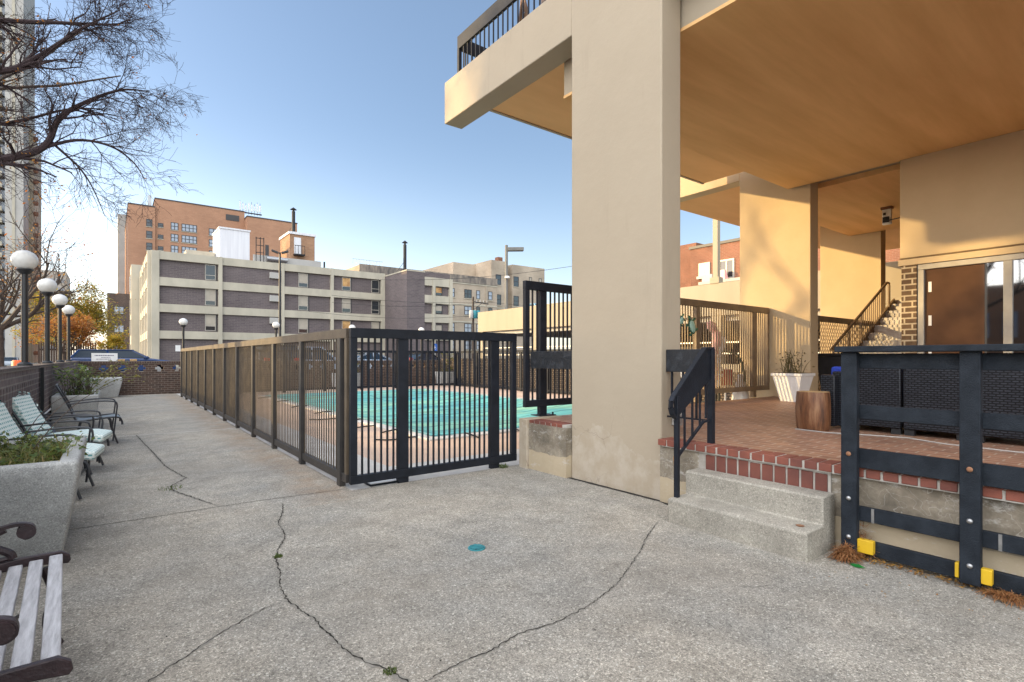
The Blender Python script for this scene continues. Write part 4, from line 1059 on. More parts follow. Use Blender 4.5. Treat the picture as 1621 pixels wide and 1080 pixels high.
# ------------------------------------------------------------------ slatted bench, lower left
bn = thing('park_bench', 'weathered grey slatted bench with scrolled dark iron arms in the lower left corner', 'bench', (-.45,2.67,0))
for k in range(7):
    x = -.178-.068*k
    MB().box(x-.024,x+.024,2.11,3.20,.415-.008*k,.44-.008*k).build('slat', M['slat'], bn, bevel=.005)
for k in range(3):
    z = .55+.12*k; MB().bar((-.73-.04*k,2.11,z),(-.73-.04*k,3.2,z),.025,.09).build('back_slat', M['slat'], bn, bevel=.005)
def scroll(c, r0, r1, a0, a1, n=16):
    return [(c[0]+(r0+(r1-r0)*k/n)*math.cos(a0+(a1-a0)*k/n), c[1]+(r0+(r1-r0)*k/n)*math.sin(a0+(a1-a0)*k/n)) for k in range(n+1)]
for y in (2.085,3.225):
    fr = MB()
    prof = [(-.135,.385),(-.125,.40),(-.13,.43),(-.16,.452),(-.30,.452),(-.45,.435),(-.62,.405),(-.70,.42),(-.80,.85),(-.84,.84),(-.75,.36),(-.60,.355),(-.45,.39),(-.28,.405),(-.20,.395)]
    fr.prism([(a_, c_ if c_ < .41 or a_ < -.65 else c_-.006) for a_,c_ in prof], 'y', y-.013, y+.013)
    leg = MB().tube(bend([(-.22,y,.38),(-.19,y,.26),(-.21,y,.12),(-.165,y,.012)],4), .018, 8); leg2 = MB().tube([(-.68,y,.36),(-.72,y,.2),(-.80,y,.012)], [.022,.018,.02], 8)
    e = fr.build('end_frame', M['iron'], bn, bevel=.004); leg.build('leg', M['iron'], e); leg2.build('leg', M['iron'], e)
    arm = MB(); hh = .20
    P = [(q.x,q.y) for q in bend([(-.79,.545),(-.70,.555),(-.58,.56),(-.46,.572),(-.38,.588),(-.31,.60),(-.262,.585),(-.255,.55),(-.28,.535),(-.298,.552)],4)]
    aw = sweep(P, y-.016, y+.016, .015); arm.v += aw.v; arm.f += aw.f; arm.sm += aw.sm
    arm.tube([(-.283,y-.024,.565),(-.283,y+.024,.565)], .030, 16)
    Q = [(q.x,q.y) for q in bend([(-.35,.585),(-.40,.56),(-.405,.525),(-.37,.50),(-.335,.475),(-.325,.45)],4)]
    arm.tube([(a_,y,b_) for a_,b_ in Q], .017, 8)
    arm.tube([(a_,y,b_) for a_,b_ in [(-.42,.545),(-.47,.53),(-.52,.535),(-.54,.55)]], .011, 6)
    arm.tube([(a_,y,b_) for a_,b_ in [(-.325,.455),(-.38,.45),(-.43,.46),(-.44,.49)]], .011, 6)
    arm.tube([(-.535,y-.015,.545),(-.535,y+.015,.545)], .016, 10); arm.tube([(-.435,y-.015,.485),(-.435,y+.015,.485)], .017, 10)
    arm.tube([(-.40,y-.022,.525),(-.40,y+.022,.525)], .022, 10)
    arm.build('armrest', M['iron'], e)
MB().bar((-.3,2.6,.39),(-.6,2.6,.37),.02,.02).bar((-.30,2.12,.2),(-.35,2.6,.38),.012,.012).bar((-.30,3.19,.2),(-.35,2.6,.38),.012,.012).build('tie_rod', M['iron'], bn)

bn.rotation_euler.z = R(2.9); bn.location.x = -.445
# ------------------------------------------------------------------ patio chairs (local: facing +X, origin on the ground)
CG = 'patio chairs along the left wall'
def chair_frame(t, W_, H, sd_, lean, seat_z):
    for s in (-1,1):
        y = s*W_/2
        P = [(-.30-lean,y,H),(-.27-lean*.45,y,(H+seat_z)/2),(-.26,y,seat_z+.02),(-.2,y,seat_z-.03),(.1,y,seat_z),(.27,y,seat_z-.005),(.31,y,seat_z-.06),(.315,y,seat_z-.12)]
        MB().tube(bend(P,5), .013, 7).build('side_rail', M['chair_metal'], t)
        A = [(-.26-lean*.55,y*1.03,seat_z+.23),(0,y*1.1,seat_z+.26),(.2,y*1.1,seat_z+.25),(.25,y*1.1,seat_z+.2),(.24,y*1.08,seat_z+.05),(.2,y*1.05,.06)]
        MB().tube(bend(A,5), .011, 7).build('armrest', M['chair_metal'], t)
        L = MB().tube([(.17,y,seat_z-.02),(.2,y*1.04,.2),(.26,y*1.05,.012)], .013, 7); L.build('leg', M['chair_metal'], t)
        L = MB().tube([(-.18,y,seat_z-.02),(-.22,y*1.03,.2),(-.31,y*1.05,.012)], .013, 7); L.build('leg', M['chair_metal'], t)
    m = MB()
    for x,z in ((.2,.2),(-.2,.2),(.15,seat_z-.03)): m.tube([(x,-W_/2,z),(x,W_/2,z)], .011, 6)
    m.tube([(-.21,0,.18),(.2,0,.18)], .010, 6); m.tube([(-.3-lean,-W_/2,H),(-.3-lean,W_/2,H)], .013, 7)
    m.build('cross_bars', M['chair_metal'], t)
def sling_chair(label, loc, rz, sl_, H=.95, lean=.22, seat_z=.40, W_=.56, head=None):
    t = thing('sling_chair', label, 'chair', (0,0,0), CG)
    chair_frame(t, W_, H, 0, lean, seat_z)
    P = [(-.30-lean,H-.01),(-.28-lean*.5,(H+seat_z)/2),(-.255,seat_z+.03),(-.18,seat_z-.035),(.1,seat_z-.015),(.26,seat_z-.005),(.32,seat_z-.06),(.33,seat_z-.13)]
    sweep(bend(P,6), -W_/2+.012, W_/2-.012, .008).build('sling', M[sl_], t)
    if head: sweep([(-.31-lean,H+.01),(-.25-lean,H-.18)], -W_/2+.02, W_/2-.02, .03).build('head_pad', M[head], t)
    t.location = loc; t.rotation_euler.z = rz; return t
def cushion_chair(label, loc, rz):
    t = thing('cushioned_chair', label, 'chair', (0,0,0), CG)
    chair_frame(t, .56, .86, 0, .18, .37)
    sweep(bend([(-.26,.40),(0,.425),(.2,.43),(.36,.40)],6), -.26, .26, .09).build('seat_cushion', M['cushion'], t, bevel=.03, seg=3)
    b = sweep(bend([(-.47,.90),(-.385,.70),(-.29,.52),(-.235,.46)],6), -.26, .26, .09).build('back_cushion', M['cushion'], t, bevel=.03, seg=3)
    m = MB()
    for i in range(160):
        y = random.choice((-1,1))*.265; f = random.random()
        q = Vector((-.47,.89)).lerp(Vector((-.27,.48)), f) if i%3 else Vector((random.uniform(-.54,-.42),random.uniform(.87,.94)))
        leaf_at(m, (q.x+random.gauss(0,.02), y if i%3 else random.uniform(-.26,.26), q.y+random.gauss(0,.02)), .022, 1.)
    m.build('fringe', M['cushion'], b, fix=False)
    sweep([(-.30,.40),(.2,.40)], -.255, .255, .012).build('seat_slats', M['chair_metal'], t)
    t.location = loc; t.rotation_euler.z = rz; return t
cushion_chair('teal-patterned cushioned patio chair half hidden behind the large planter', (-.44,6.75,0), R(-8))
cushion_chair('teal-patterned cushioned patio chair farther from the large planter, its seat fully in view', (-.38,8.05,0), R(-10))
sling_chair('low dark slate sling patio chair with pale head pad, between cushioned and tall chairs', (-.40,9.35,0), R(-6), 'sling_dark', .78, .2, .33, .56, 'sling')
sling_chair('tall grey-green sling patio chair with curved arms, farthest along the wall', (-.18,10.55,0), R(2), 'sling', .93, .17, .42)

# ------------------------------------------------------------------ trees
def branch(mb, p, d, L, r, depth, leaves, spread=.5, up=.05, curl=.22, minr=.004, n=5, kids=(3,5), lp=.5):
    P = [Vector(p)]; d = d.normalized(); seg = 6 if depth > 1 else 4; rs = [r]
    for i in range(seg):
        d = (d + Vector((random.gauss(0,curl),random.gauss(0,curl),random.gauss(0,curl)+up))).normalized()
        P.append(P[-1]+d*L/seg); rs.append(max(minr, r*(1-.62*(i+1)/seg)))
    mb.tube(P, rs, n if depth > 1 else 4 if depth else 3, False)
    if depth <= 0:
        if leaves is not None and random.random() < lp: leaves.append(P[-1]); leaves.append(P[2])
        return
    for k in range(random.randint(*kids)):
        f = random.uniform(.25,1.); i = min(seg-1, int(f*seg)); q = P[i].lerp(P[i+1], f*seg-i); dd = (P[i+1]-P[i]).normalized()
        o = dd.orthogonal(); o.rotate(Matrix.Rotation(random.uniform(0,6.28),3,dd))
        nd = (dd*(1-spread*.35)+o*spread*random.uniform(.7,1.4)).normalized()
        branch(mb, q, nd, L*random.uniform(.5,.75), max(minr, rs[i]*.6), depth-1, leaves, spread, up, curl, minr, n, kids, lp)
def pathlimb(mb, pts, r0, r1, leaves, nsub, Lsub, depth, bias, minr=.0019):
    P = bend(pts, 5); n = len(P)
    mb.tube(P, [r0+(r1-r0)*i/(n-1) for i in range(n)], 7, False)
    for k in range(nsub):
        f = random.uniform(.12,1); i = min(n-2, int(f*(n-1))); dd = (P[i+1]-P[i]).normalized()
        o = Vector((random.gauss(0,1),random.gauss(0,1),random.gauss(0,.8)))
        nd = (dd*.8 + o*.42 + Vector(bias)*.5).normalized()
        branch(mb, P[i], nd, Lsub*random.uniform(.6,1.15)*(1.1-.4*f), max(minr,(r0+(r1-r0)*f)*.5), depth, leaves, .55, -.02, .17, minr, 5, (3,5), .12)
ht = thing('bare_tree', 'dark nearly leafless tree reaching in from the upper left corner', 'tree', (-3.2,9.8,0))
tr = MB(); tr.tube(bend([(-3.2,9.8,0),(-3.15,9.8,1.5),(-3.1,9.75,3.0),(-3.2,9.7,4.6),(-3.1,9.6,6.5),(-3.0,9.5,8.5)],5), [.19-.0055*i for i in range(26)], 10); tr.build('trunk', M['bark'], ht)
random.seed(21)
limbs = [([(-3.1,9.75,2.9),(-2.2,9.5,3.45),(-1.12,9.3,3.87),(-.70,9.25,4.12),(-.54,9.2,4.52),(-.25,9.2,4.83),(.12,9.2,5.10),(.45,9.25,5.2)], .085,.008, 25, .66, 3),
 ([(-.85,9.28,4.02),(-.38,9.2,4.27),(0,9.1,4.25),(.26,9.1,4.08),(.40,9.1,3.85)], .03,.005, 14, .62, 2),
 ([(-.62,9.25,4.2),(-.35,9.3,3.95),(-.2,9.3,3.70),(-.06,9.3,3.32)], .022,.005, 12, .55, 2),
 ([(-1.2,9.3,3.82),(-.8,9.0,3.75),(-.55,8.9,3.66)], .028,.01, 2, .4, 1),
 ([(-3.15,9.7,4.3),(-2.1,9.2,4.6),(-1.12,9.0,4.86),(-.76,8.9,5.10),(-.3,8.8,5.60),(.1,8.8,6.0)], .075,.008, 25, .66, 3),
 ([(-3.1,9.6,5.4),(-2.0,9.3,5.45),(-1.12,9.1,5.55),(-.5,9.0,5.7),(-.05,9.0,5.85),(.25,9.0,6.0)], .06,.006, 25, .66, 3),
 ([(-3.15,9.7,3.9),(-2.0,9.9,4.2),(-1.1,10.0,4.6),(-.5,10.0,4.95),(0,10.0,5.1)], .05,.006, 14, .65, 3),
 ([(-3.1,9.6,6.0),(-2.0,9.5,6.6),(-1.0,9.4,6.9),(-.3,9.3,7.0),(.2,9.3,6.9)], .06,.006, 16, .65, 3),
 ([(-3.0,9.5,7),(-2.9,9.3,8.5),(-2.5,9,10)], .07,.01, 14, 1.2, 3), ([(-3.1,9.7,4.5),(-4,10,5.5),(-5,10.3,6.8)], .07,.01, 14, 1.2, 3),
 ([(-3.1,9.7,5.0),(-3.4,11,6),(-3.8,12.5,7.3)], .07,.01, 14, 1.2, 3), ([(-3.1,9.6,5.2),(-3.3,8,6.2),(-3.2,6.8,7.2)], .07,.01, 10, 1.1, 3)]
for pts,r0,r1,ns,Ls,dp in limbs:
    mb = MB(); lv = []
    pathlimb(mb, pts, r0*.8, r1*.8, lv, ns, Ls, dp, (.55,-.05,.02) if pts[-1][0] > -1 else (0,0,.3))
    o = mb.build('limb', M['bark'], ht, fix=False)
    if lv:
        l = MB()
        for p in lv:
            w_ = .4 if p.x < -.75 else .05
            if random.random() < w_:
                for k in range(3): leaf_at(l, p+Vector((random.gauss(0,.03),random.gauss(0,.03),-abs(random.gauss(0,.04)))), random.uniform(.015,.028), 1.)
        if l.v: l.build('leaves', M['leaf_orange'], o, fix=False)
random.seed(5)
def street_tree(loc, H, cr, label, leafm, nleaf, ls, group='autumn trees along the street', depth=3, trunk=.32, dens=.5, cz=.62, leaner=0, kids=(3,5), LB=.62, NL=6):
    t = thing('street_tree', label, 'tree', loc, group); x,y,z = loc
    th = H*trunk
    MB().tube([(x,y,z-.1),(x+leaner*.3,y,z+th*.5),(x+leaner,y,z+th)], [H*.024,H*.019,H*.017], 9).build('trunk', M['bark_far'], t)
    mb = MB(); lv = []
    for k in range(NL):
        a = 6.28*k/NL+random.uniform(-.3,.3); d = Vector((math.cos(a)*.75,math.sin(a)*.75,random.uniform(.5,1.1)))
        branch(mb, (x+leaner,y,z+th), d, (H-th)*LB, H*.012, depth, lv, .6, .06, .14, .006, 5, kids, 1.)
    mb.build('branches', M['bark_far'], t, fix=False)
    if nleaf:
        l = MB()
        for i in range(nleaf):
            p = random.choice(lv)+Vector((random.gauss(0,cr*.11),random.gauss(0,cr*.11),random.gauss(0,cr*.09)))
            leaf_at(l, p, ls*random.uniform(.5,1.2), 1.)
        l.build('crown', leafm, t, fix=False)
    return t
street_tree((-1.9,52,-.02), 7.4, 1.9, 'green and gold autumn tree standing behind the left globe lamps', M['leaf_yellow'], 11000, .11, LB=.46)
street_tree((-2.3,43,-.02), 4.9, 1.7, 'orange-leaved autumn tree just left of the green-gold tree', M['leaf_orange'], 5000, .08, LB=.5)
street_tree((-3.4,28,-.02), 7.6, 2.4, 'thin street tree with sparse rust leaves behind the nearest globe lamp', M['leaf_orange'], 420, .07, depth=3)
street_tree((-4.4,33,-.02), 7.0, 2.4, 'thin street tree with sparse rust leaves at the left edge of the photo', M['leaf_orange'], 700, .07, depth=3)
street_tree((-19,95,-.02), 9, 3, 'olive roadside tree far across the street at left', M['leaf_olive'], 3000, .2, depth=2)
street_tree((-8,140,-.02), 9, 4, 'yellow roadside tree far down the street below the green-gold tree', M['leaf_yellow'], 3000, .25, depth=2)
street_tree((-20,70,-.02), 8, 3, 'orange roadside tree across the street at the left edge', M['leaf_orange'], 2600, .17, depth=2)
street_tree((.6,108,.3), 5.2, 2.4, 'yellow tree beyond the blue car at the end of the side street', M['leaf_yellow'], 2600, .2, depth=2)
street_tree((-7.2,6.6,-.1), 8.5, 3, 'bare street tree mirrored in the terrace window, outside the photo', M['leaf_orange'], 150, .07, depth=3, kids=(3,4))
# two street trees beyond the left edge: they throw the branch shadows on the terrace walls
street_tree((-3.6,16.7,-.02), 10.5, 3.2, 'half-bare street tree on the sidewalk left of the walkway, outside the photo', M['leaf_orange'], 60, .045, depth=2, kids=(2,4), trunk=.44, NL=5)
street_tree((-9.5,20.0,-.1), 14, 4, 'larger half-bare street tree beyond the sidewalk, outside the photo', M['leaf_orange'], 90, .06, depth=2, kids=(1,2), trunk=.47, NL=4)

# ------------------------------------------------------------------ buildings behind
def bpart(t, name, mb, m, **k): return mb.build(name, M[m] if isinstance(m, str) else m, t, **k)
def window(t, x0, x1, z0, z1, y, fm='frame_dark', pm='glass', nx=1, mid=True, fw=.09, sill=None, name='window'):
    m = MB(); yf = y-.06
    m.box(x0,x0+fw,yf,y,z0,z1).box(x1-fw,x1,yf,y,z0,z1).box(x0+fw,x1-fw,yf,y,z1-fw,z1).box(x0+fw,x1-fw,yf,y,z0,z0+fw)
    for i in range(1, nx):
        x = x0+(x1-x0)*i/nx; m.box(x-fw/2,x+fw/2,yf,y,z0+fw,z1-fw)
    if mid:
        zm = (z0+z1)/2; m.box(x0+fw,x1-fw,yf+.01,y-.005,zm-fw/2,zm+fw/2)
    f = bpart(t, name, m, fm)
    bpart(f, 'pane', MB().box(x0+fw*.5,x1-fw*.5,y-.025,y-.008,z0+fw*.5,z1-fw*.5), pm)
    if sill: bpart(f, 'sill', MB().box(x0-.1,x1+.1,y-.14,y,z0-.14,z0-.003), sill)
    return f
# --- grey brick block with concrete grid
gb = thing('office_block', 'four-storey grey brick block with a cream concrete grid behind the pool', 'building', (17,75,0))
Y0 = 71.0; PX = [(3.6,4.35),(10.2,10.62),(17.28,17.62),(23.5,23.9),(30.66,31.2)]
ZB = [(.0,.5),(3.48,4.37),(6.48,7.40),(9.45,10.40),(12.40,13.30)]
bpart(gb, 'brick_panels', MB().box(3.7,31,Y0+.35,Y0+14,0,13.2), 'grey_brick')
for a,b in PX: bpart(gb, 'concrete_column', MB().box(a,b,Y0-.05,Y0+.36,0,13.32), 'band')
for (x0,x1),(x2,x3) in zip(PX,PX[1:]):
    off = .15 if abs(x0-10.2) < .1 else 0
    for z0,z1 in ZB: bpart(gb, 'concrete_band', MB().box(x1,x2,Y0+off,Y0+.345,z0,z1), 'band')
def deepwin(x0,x1,z0,z1,kind):
    m = MB(); f = .07; y = Y0+.345
    m.box(x0,x0+f,y-.1,y,z0,z1).box(x1-f,x1,y-.1,y,z0,z1).box(x0+f,x1-f,y-.1,y,z1-f,z1).box(x0+f,x1-f,y-.1,y,z0,z0+f).box(x0+f,x1-f,y-.09,y-.01,z0+.52,z0+.52+f)
    w_ = bpart(gb, 'window', m, 'alu')
    if kind == 'dark': bpart(w_, 'pane', MB().box(x0+f,x1-f,y-.05,y-.02,z0+f,z1-f), 'glass')
    else:
        bpart(w_, 'blind', MB().box(x0+f,x1-f,y-.05,y-.02,z0+.6,z1-f), 'glass_amber' if kind=='amber' else 'blind')
        bpart(w_, 'pane', MB().box(x0+f,x1-f,y-.05,y-.02,z0+f,z0+.52), 'glass')
    bpart(w_, 'dark_reveal', MB().box(x1+.02,x1+.16,y-.05,y-.003,z0-.1,z1+.02), 'frame_dark')
for fi,(z0,z1) in enumerate(((4.5,6.4),(7.5,9.4),(10.5,12.3))):
    kinds = {0:('blind','blind','amber','blind'),1:('blind','blind','blind','dark'),2:('dark','blind','amber','dark')}[fi]
    for (x0,x1),k in zip(((8.85,9.95),(19.4,20.6),(25.1,26.3),(29.3,30.45)), kinds): deepwin(x0,x1,z0,z1,k)
for (x0,x1) in ((12.3,15.0),(19.0,22.0),(25,28)): bpart(gb, 'garage_opening', MB().box(x0,x1,Y0+.30,Y0+.346,.5,2.6), 'tan_brick')
for z in (5.6,8.4,11.3): bpart(gb, 'air_conditioner', MB().box(15.9,17.1,Y0+.0,Y0+.34,z,z+.75), 'far_grey', bevel=.03)
bpart(gb, 'wall_notice', MB().box(5.9,6.4,Y0+.3,Y0+.345,2.05,2.75), 'white')
# side of the block, facing the street
m = MB()
for y in (71.4,76,80.5,85,89.5): m.box(3.25,3.69,y,y+.9,0,13.3)
for z0,z1 in ZB[1:]: m.box(3.3,3.69,72.3,89.5,z0,z1)
bpart(gb, 'side_frame', m, 'band')
for fi,z in enumerate((4.5,7.5,10.5)):
    for y in (72.6,77.2,81.7,86.2):
        w_ = bpart(gb, 'window', MB().box(3.55,3.69,y,y+.2,z,z+1.9).box(3.55,3.69,y+2.6,y+2.8,z,z+1.9), 'alu'); bpart(w_, 'pane', MB().box(3.6,3.68,y+.2,y+2.6,z,z+1.9), 'glass')
bpart(gb, 'side_wing', MB().box(2.3,3.68,91,97,0,14.4).box(3.69,20,85.1,97,0,13.0), 'band')
for z in (1,4.5,7.5,10.8): 
    w_ = bpart(gb, 'window', MB().box(2.2,2.295,92,92.3,z,z+2.2).box(2.2,2.295,94.9,95.2,z,z+2.2), 'alu'); bpart(w_, 'pane', MB().box(2.22,2.295,92.3,94.9,z,z+2.2), 'glass')
# right wing with stair tower
wg = bpart(gb, 'stair_tower', MB().box(31.21,33.85,64,85,0,12.85), 'grey_brick')
bpart(wg, 'coping', MB().box(31.15,33.9,63.95,85,12.851,13.0), 'band')
bpart(gb, 'right_wing', MB().box(33.86,38.0,64.35,85,0,13.0), 'grey_brick')
for a,b in ((35.1,35.5),(37.75,38.25)): bpart(gb, 'concrete_column', MB().box(a,b,63.98,64.4,0,12.3), 'band')
for z0,z1 in ((3.7,4.6),(6.15,7.3),(8.75,9.85),(11.15,12.3)): bpart(gb, 'concrete_band', MB().box(33.87,35.09,64.05,64.34,z0,z1), 'band'); bpart(gb, 'concrete_band', MB().box(35.51,37.74,64.05,64.34,z0,z1), 'band')
for z,k in ((4.7,'blind'),(7.4,'blind'),(9.9,'glass_amber')):
    w_ = bpart(gb, 'window', MB().box(35.6,35.68,64.2,64.34,z,z+1.2).box(36.62,36.7,64.2,64.34,z,z+1.2).box(35.68,36.62,64.2,64.34,z+1.12,z+1.2).box(35.68,36.62,64.2,64.34,z,z+.08), 'frame_dark')
    bpart(w_, 'blind', MB().box(35.68,36.62,64.26,64.33,z+.4,z+1.12), k); bpart(w_, 'pane', MB().box(35.68,36.62,64.26,64.33,z+.08,z+.4), 'glass')
# roof structures
wh = bpart(gb, 'white_plant_room', MB().box(10.9,14.35,75,80.4,13.2,17.6), 'far_white')
bpart(wh, 'coping', MB().box(10.8,14.45,74.9,80.5,17.601,17.8), 'far_white')
bpart(gb, 'low_roof_hut', MB().box(7.6,10.8,78,82,13.2,15.0), 'band')
ph_ = bpart(gb, 'brick_penthouse', MB().box(19.3,22.6,75,80,14.6,18.1).box(19.3,21.6,75.002,80,13.2,14.599), brick('penthouse_brick', (.42,.24,.14), (.36,.20,.12), (.4,.26,.17), .6, .2, .02, bmp=0))
bpart(ph_, 'coping', MB().box(19.15,22.75,74.85,80.15,18.101,18.42), 'far_white')
bpart(ph_, 'door', MB().box(19.85,20.75,74.93,74.995,15.4,17.7), 'far_white')
m = MB().box(19.75,21.1,74.3,74.99,15.2,15.38)
for x in (19.78,20.2,20.65,21.05): m.box(x,x+.05,74.3,74.35,15.38,16.5)
m.box(19.76,21.1,74.3,74.35,16.45,16.53); bpart(ph_, 'balcony', m, 'black')
bpart(gb, 'roof_parapet', MB().box(14.5,23.0,73.5,73.8,13.2,14.5), 'far_grey')
m = MB()
for x in (14.6,15.1,15.5): m.box(x,x+.08,72.6,72.7,13.3,16.6)
for z in (14.6,15.5,16.4): m.box(14.6,15.58,72.55,72.59,z,z+.08)
bpart(gb, 'roof_ladder', m, 'black')
bpart(gb, 'roof_duct', MB().tube([(16,73.2,14.1),(18.5,73.2,14.1)], .3, 10), 'steel')
def flue(x,y,z0,z1,r,label):
    t = thing('roof_flue', label, 'flue', (x,y,z0), 'black flue pipes on the roofs')
    MB().tube([(x,y,z0),(x,y,z1-.5)], r, 12).build('pipe', M['black'], t)
    MB().lathe([(r*.6,0),(r*.6,.25),(r*1.9,.3),(.04,.62)], (x,y,z1-.55), 12).build('cap', M['black'], t)
    MB().tube([(x-.9,y+.6,z0),(x-.02,y+.05,z0+(z1-z0)*.35)], .03, 5).build('stay', M['black'], t)
flue(20.3,77,18.4,22.2,.24,'black capped flue rising from the brick penthouse')
flue(31.9,66.0,13.0,17.2,.22,'black capped flue rising above the brick stair tower')
vp = thing('vent_pipe', 'small black vent pipe on the grey block roof', 'vent', (23.3,74,13.2)); MB().tube([(23.6,74,13.2),(23.6,74,14.6)], .12, 8).build('pipe', M['black'], vp)
# --- tan older brick block
tb_ = thing('apartment_house', 'weathered tan brick apartment house with paired sash windows', 'building', (60,92,0))
bpart(tb_, 'lower_wall', MB().box(34,63.1,88,108,0,17.3), 'tan_brick')
bpart(tb_, 'upper_wall', MB().box(63.11,66.9,90.02,110,0,21.7).box(68.6,77.7,90,110,0,21.3).box(66.9,68.6,91.5,110,0,21.3), 'tan_brick')
bpart(tb_, 'rear_wall', MB().box(57.5,63.1,96,110,17.3,21.5), 'tan_brick')
m = MB()
for (x0,x1,z0,z1) in ((38.4,63.1,15.75,15.95),(38.4,63.1,11.6,11.85),(38.4,63.1,8.2,8.45),(38.4,63.1,4.9,5.2)): m.box(x0,x1,87.9,87.999,z0,z1)
for z in (11.6,8.2): m.box(63.2,66.9,89.92,90.018,z,z+.25)
bpart(tb_, 'string_courses', m, 'band')
stn = mat('soot_stained_parapet', (.30,.25,.20), (.10,.09,.085), 1.3, .95, stretch=(1,1,.35))
bpart(tb_, 'sooty_parapet', MB().box(34,63.1,87.85,87.995,16.0,17.45), stn)
bpart(tb_, 'column_shafts', MB().box(38.2,39.3,87.75,88,0,16.0).box(60.2,60.5,87.85,87.999,0,15.7), 'tan_brick')
for z in (13.0,9.7,6.3,2.9):
    for (x0,x1,n) in ((41.5,43.4,2),(46.2,47.2,1),(48.6,49.5,1),(55.2,56.9,2),(58.0,58.9,1),(60.9,61.9,1)):
        window(tb_, x0,x1,z,z+1.75,88, 'frame_dark', 'glass_sky' if random.random()<.6 else 'glass', n, True, .12, 'band')
    window(tb_, 52.0,53.0,z,z+1.75,88,'frame_dark','glass_sky',1,True,.12,'band')
for z in (16.6,12.4,8.8):
    window(tb_, 64.2,65.6,z,z+2.2,90.02,'frame_dark','glass',1,True,.13,'band')
    window(tb_, 68.9,70.3,z,z+2.2,90,'frame_dark','glass',1,True,.13,'band')
for x in (73.2,76.0): window(tb_, x,x+.8,17.2,19,90,'frame_dark','blind',1,True,.1)
bpart(tb_, 'white_panel', MB().box(71.5,73.2,89.9,89.998,12.6,15.8), 'white')
bpart(tb_, 'chimney', MB().box(67,68.2,93,94.2,21.3,23.2), 'red_brick')
bpart(tb_, 'roof_railing', (lambda m: [m.box(33.0+i*.6,33.05+i*.6,88.4,88.45,17.3,18.3) for i in range(10)] and m.box(33,38.5,88.4,88.45,18.25,18.32))(MB()), 'steel')
# --- orange brick high-rise
ob = thing('highrise', 'orange brick high-rise apartment block towering behind the grey block', 'building', (23,170,0))
bpart(ob, 'left_bay', MB().box(3.5,9.1,163,200,0,39.8), 'orange_brick')
bpart(ob, 'main_block', MB().box(9.11,30,163.6,200,0,42.2), 'orange_brick')
bpart(ob, 'right_bay', MB().box(30.01,43.2,160,200,0,40.2), 'orange_brick')
bpart(ob, 'roof_trim', MB().box(3.4,9.1,162.9,200,39.801,40.1).box(9.0,30,163.5,200,42.201,42.5).box(29.9,43.3,159.9,200,40.201,40.5), 'frame_dark')
for z in (34.7,31.7,28.7,25.7,22.7):
    window(ob, 7.2,8.5,z,z+1.9,163,'frame_dark','glass',1,True,.16,'band'); window(ob, 9.3+.4,10.9,z+.3,z+1.4,163.6,'frame_dark','glass',1,True,.16,'band')
    window(ob, 12.5,14.2,z,z+2.0,163.6,'frame_dark','glass_sky',2,True,.16,'band'); window(ob, 14.9,18.4,z,z+2.0,163.6,'frame_dark','glass_sky',4,True,.16,'band')
    window(ob, 21.2,23.4,z-.3,z+1.7,163.6,'frame_dark','glass_sky',2,True,.16,'band')
bpart(ob, 'roof_vent', MB().box(25.3,28.6,163.5,163.598,39.3,40.9), 'frame_dark')
bpart(ob, 'slot_window', MB().box(34.6,35.5,159.9,159.998,29.5,33), 'frame_dark')
bpart(ob, 'chimney', MB().box(7.8,8.6,168,169,40.2,44.0), 'steel')
an = thing('antenna_cluster', 'cluster of mobile antennas on the roof of the orange high-rise', 'antenna', (31,168,42.2))
m = MB().box(28.8,35.0,166,166.3,42.6,42.9)
for i in range(8): x = 29.2+.75*i; m.box(x,x+.08,165.9,165.98,42.2,46.2-random.random())
m.build('mast_frame', M['black'], an)
for i in range(8): x = 29.1+.75*i; MB().box(x,x+.35,165.6,165.85,43.2+.3*(i%2),45.6-.4*(i%3)).build('antenna_panel', M['far_white'], an)
# --- others on the left
sb = thing('tower_block', 'plain pale grey concrete slab tower rising behind the orange high-rise', 'building', (2,230,0))
bpart(sb, 'wall', MB().box(2.2,9,232,260,0,52), 'far_grey'); bpart(sb, 'side_joints', MB().box(2.0,2.199,233,240,0,52), 'band')
db = thing('row_house', 'small dark brown brick building with three windows at the foot of the slab tower', 'building', (1,130,0))
bpart(db, 'wall', MB().box(-.55,4,132,145,0,14.2), 'dark_brick2')
for z in (10.0,6.3,2.9): window(db, .5,2.2,z,z+1.6,132,'frame_dark','glass_sky',2,False,.14)
bpart(db, 'entrance_canopy', MB().box(-.6,4,128,131.9,1.9,2.4), 'band')
ta = thing('tower_block', 'very tall pale balcony tower at the left edge of the photo', 'building', (-30,180,0), 'balcony towers at left')
bpart(ta, 'wall', MB().box(-52,-20.9,178,200,0,104), 'far_grey')
bpart(ta, 'white_pier', MB().box(-20.3,-17.0,175.5,200,0,106), 'far_grey'); bpart(ta, 'pier_groove', MB().box(-19.0,-18.5,175.3,175.49,0,106), 'band')
for k in range(36):
    z = 3+2.82*k
    b = bpart(ta, 'balcony', MB().box(-36,-20.9,176,177.99,z,z+.3).box(-36,-20.9,176,176.12,z+.3,z+1.1), 'band')
    bpart(b, 'glazing', (lambda m: [m.box(-34.4+i*2.6,-33.0+i*2.6,177.8,177.985,z+.23,z+2.5) for i in range(6)] and m)(MB()), 'glass_sky')
    bpart(b, 'fins', (lambda m: [m.box(-35+i*2.6,-34.6+i*2.6,176.2,177.99,z+.23,z+2.8) for i in range(6)] and m)(MB()), 'far_grey')
tw = thing('tower_block', 'narrower tan and brown balcony tower just right of the tall pale one', 'building', (-17,186,0), 'balcony towers at left')
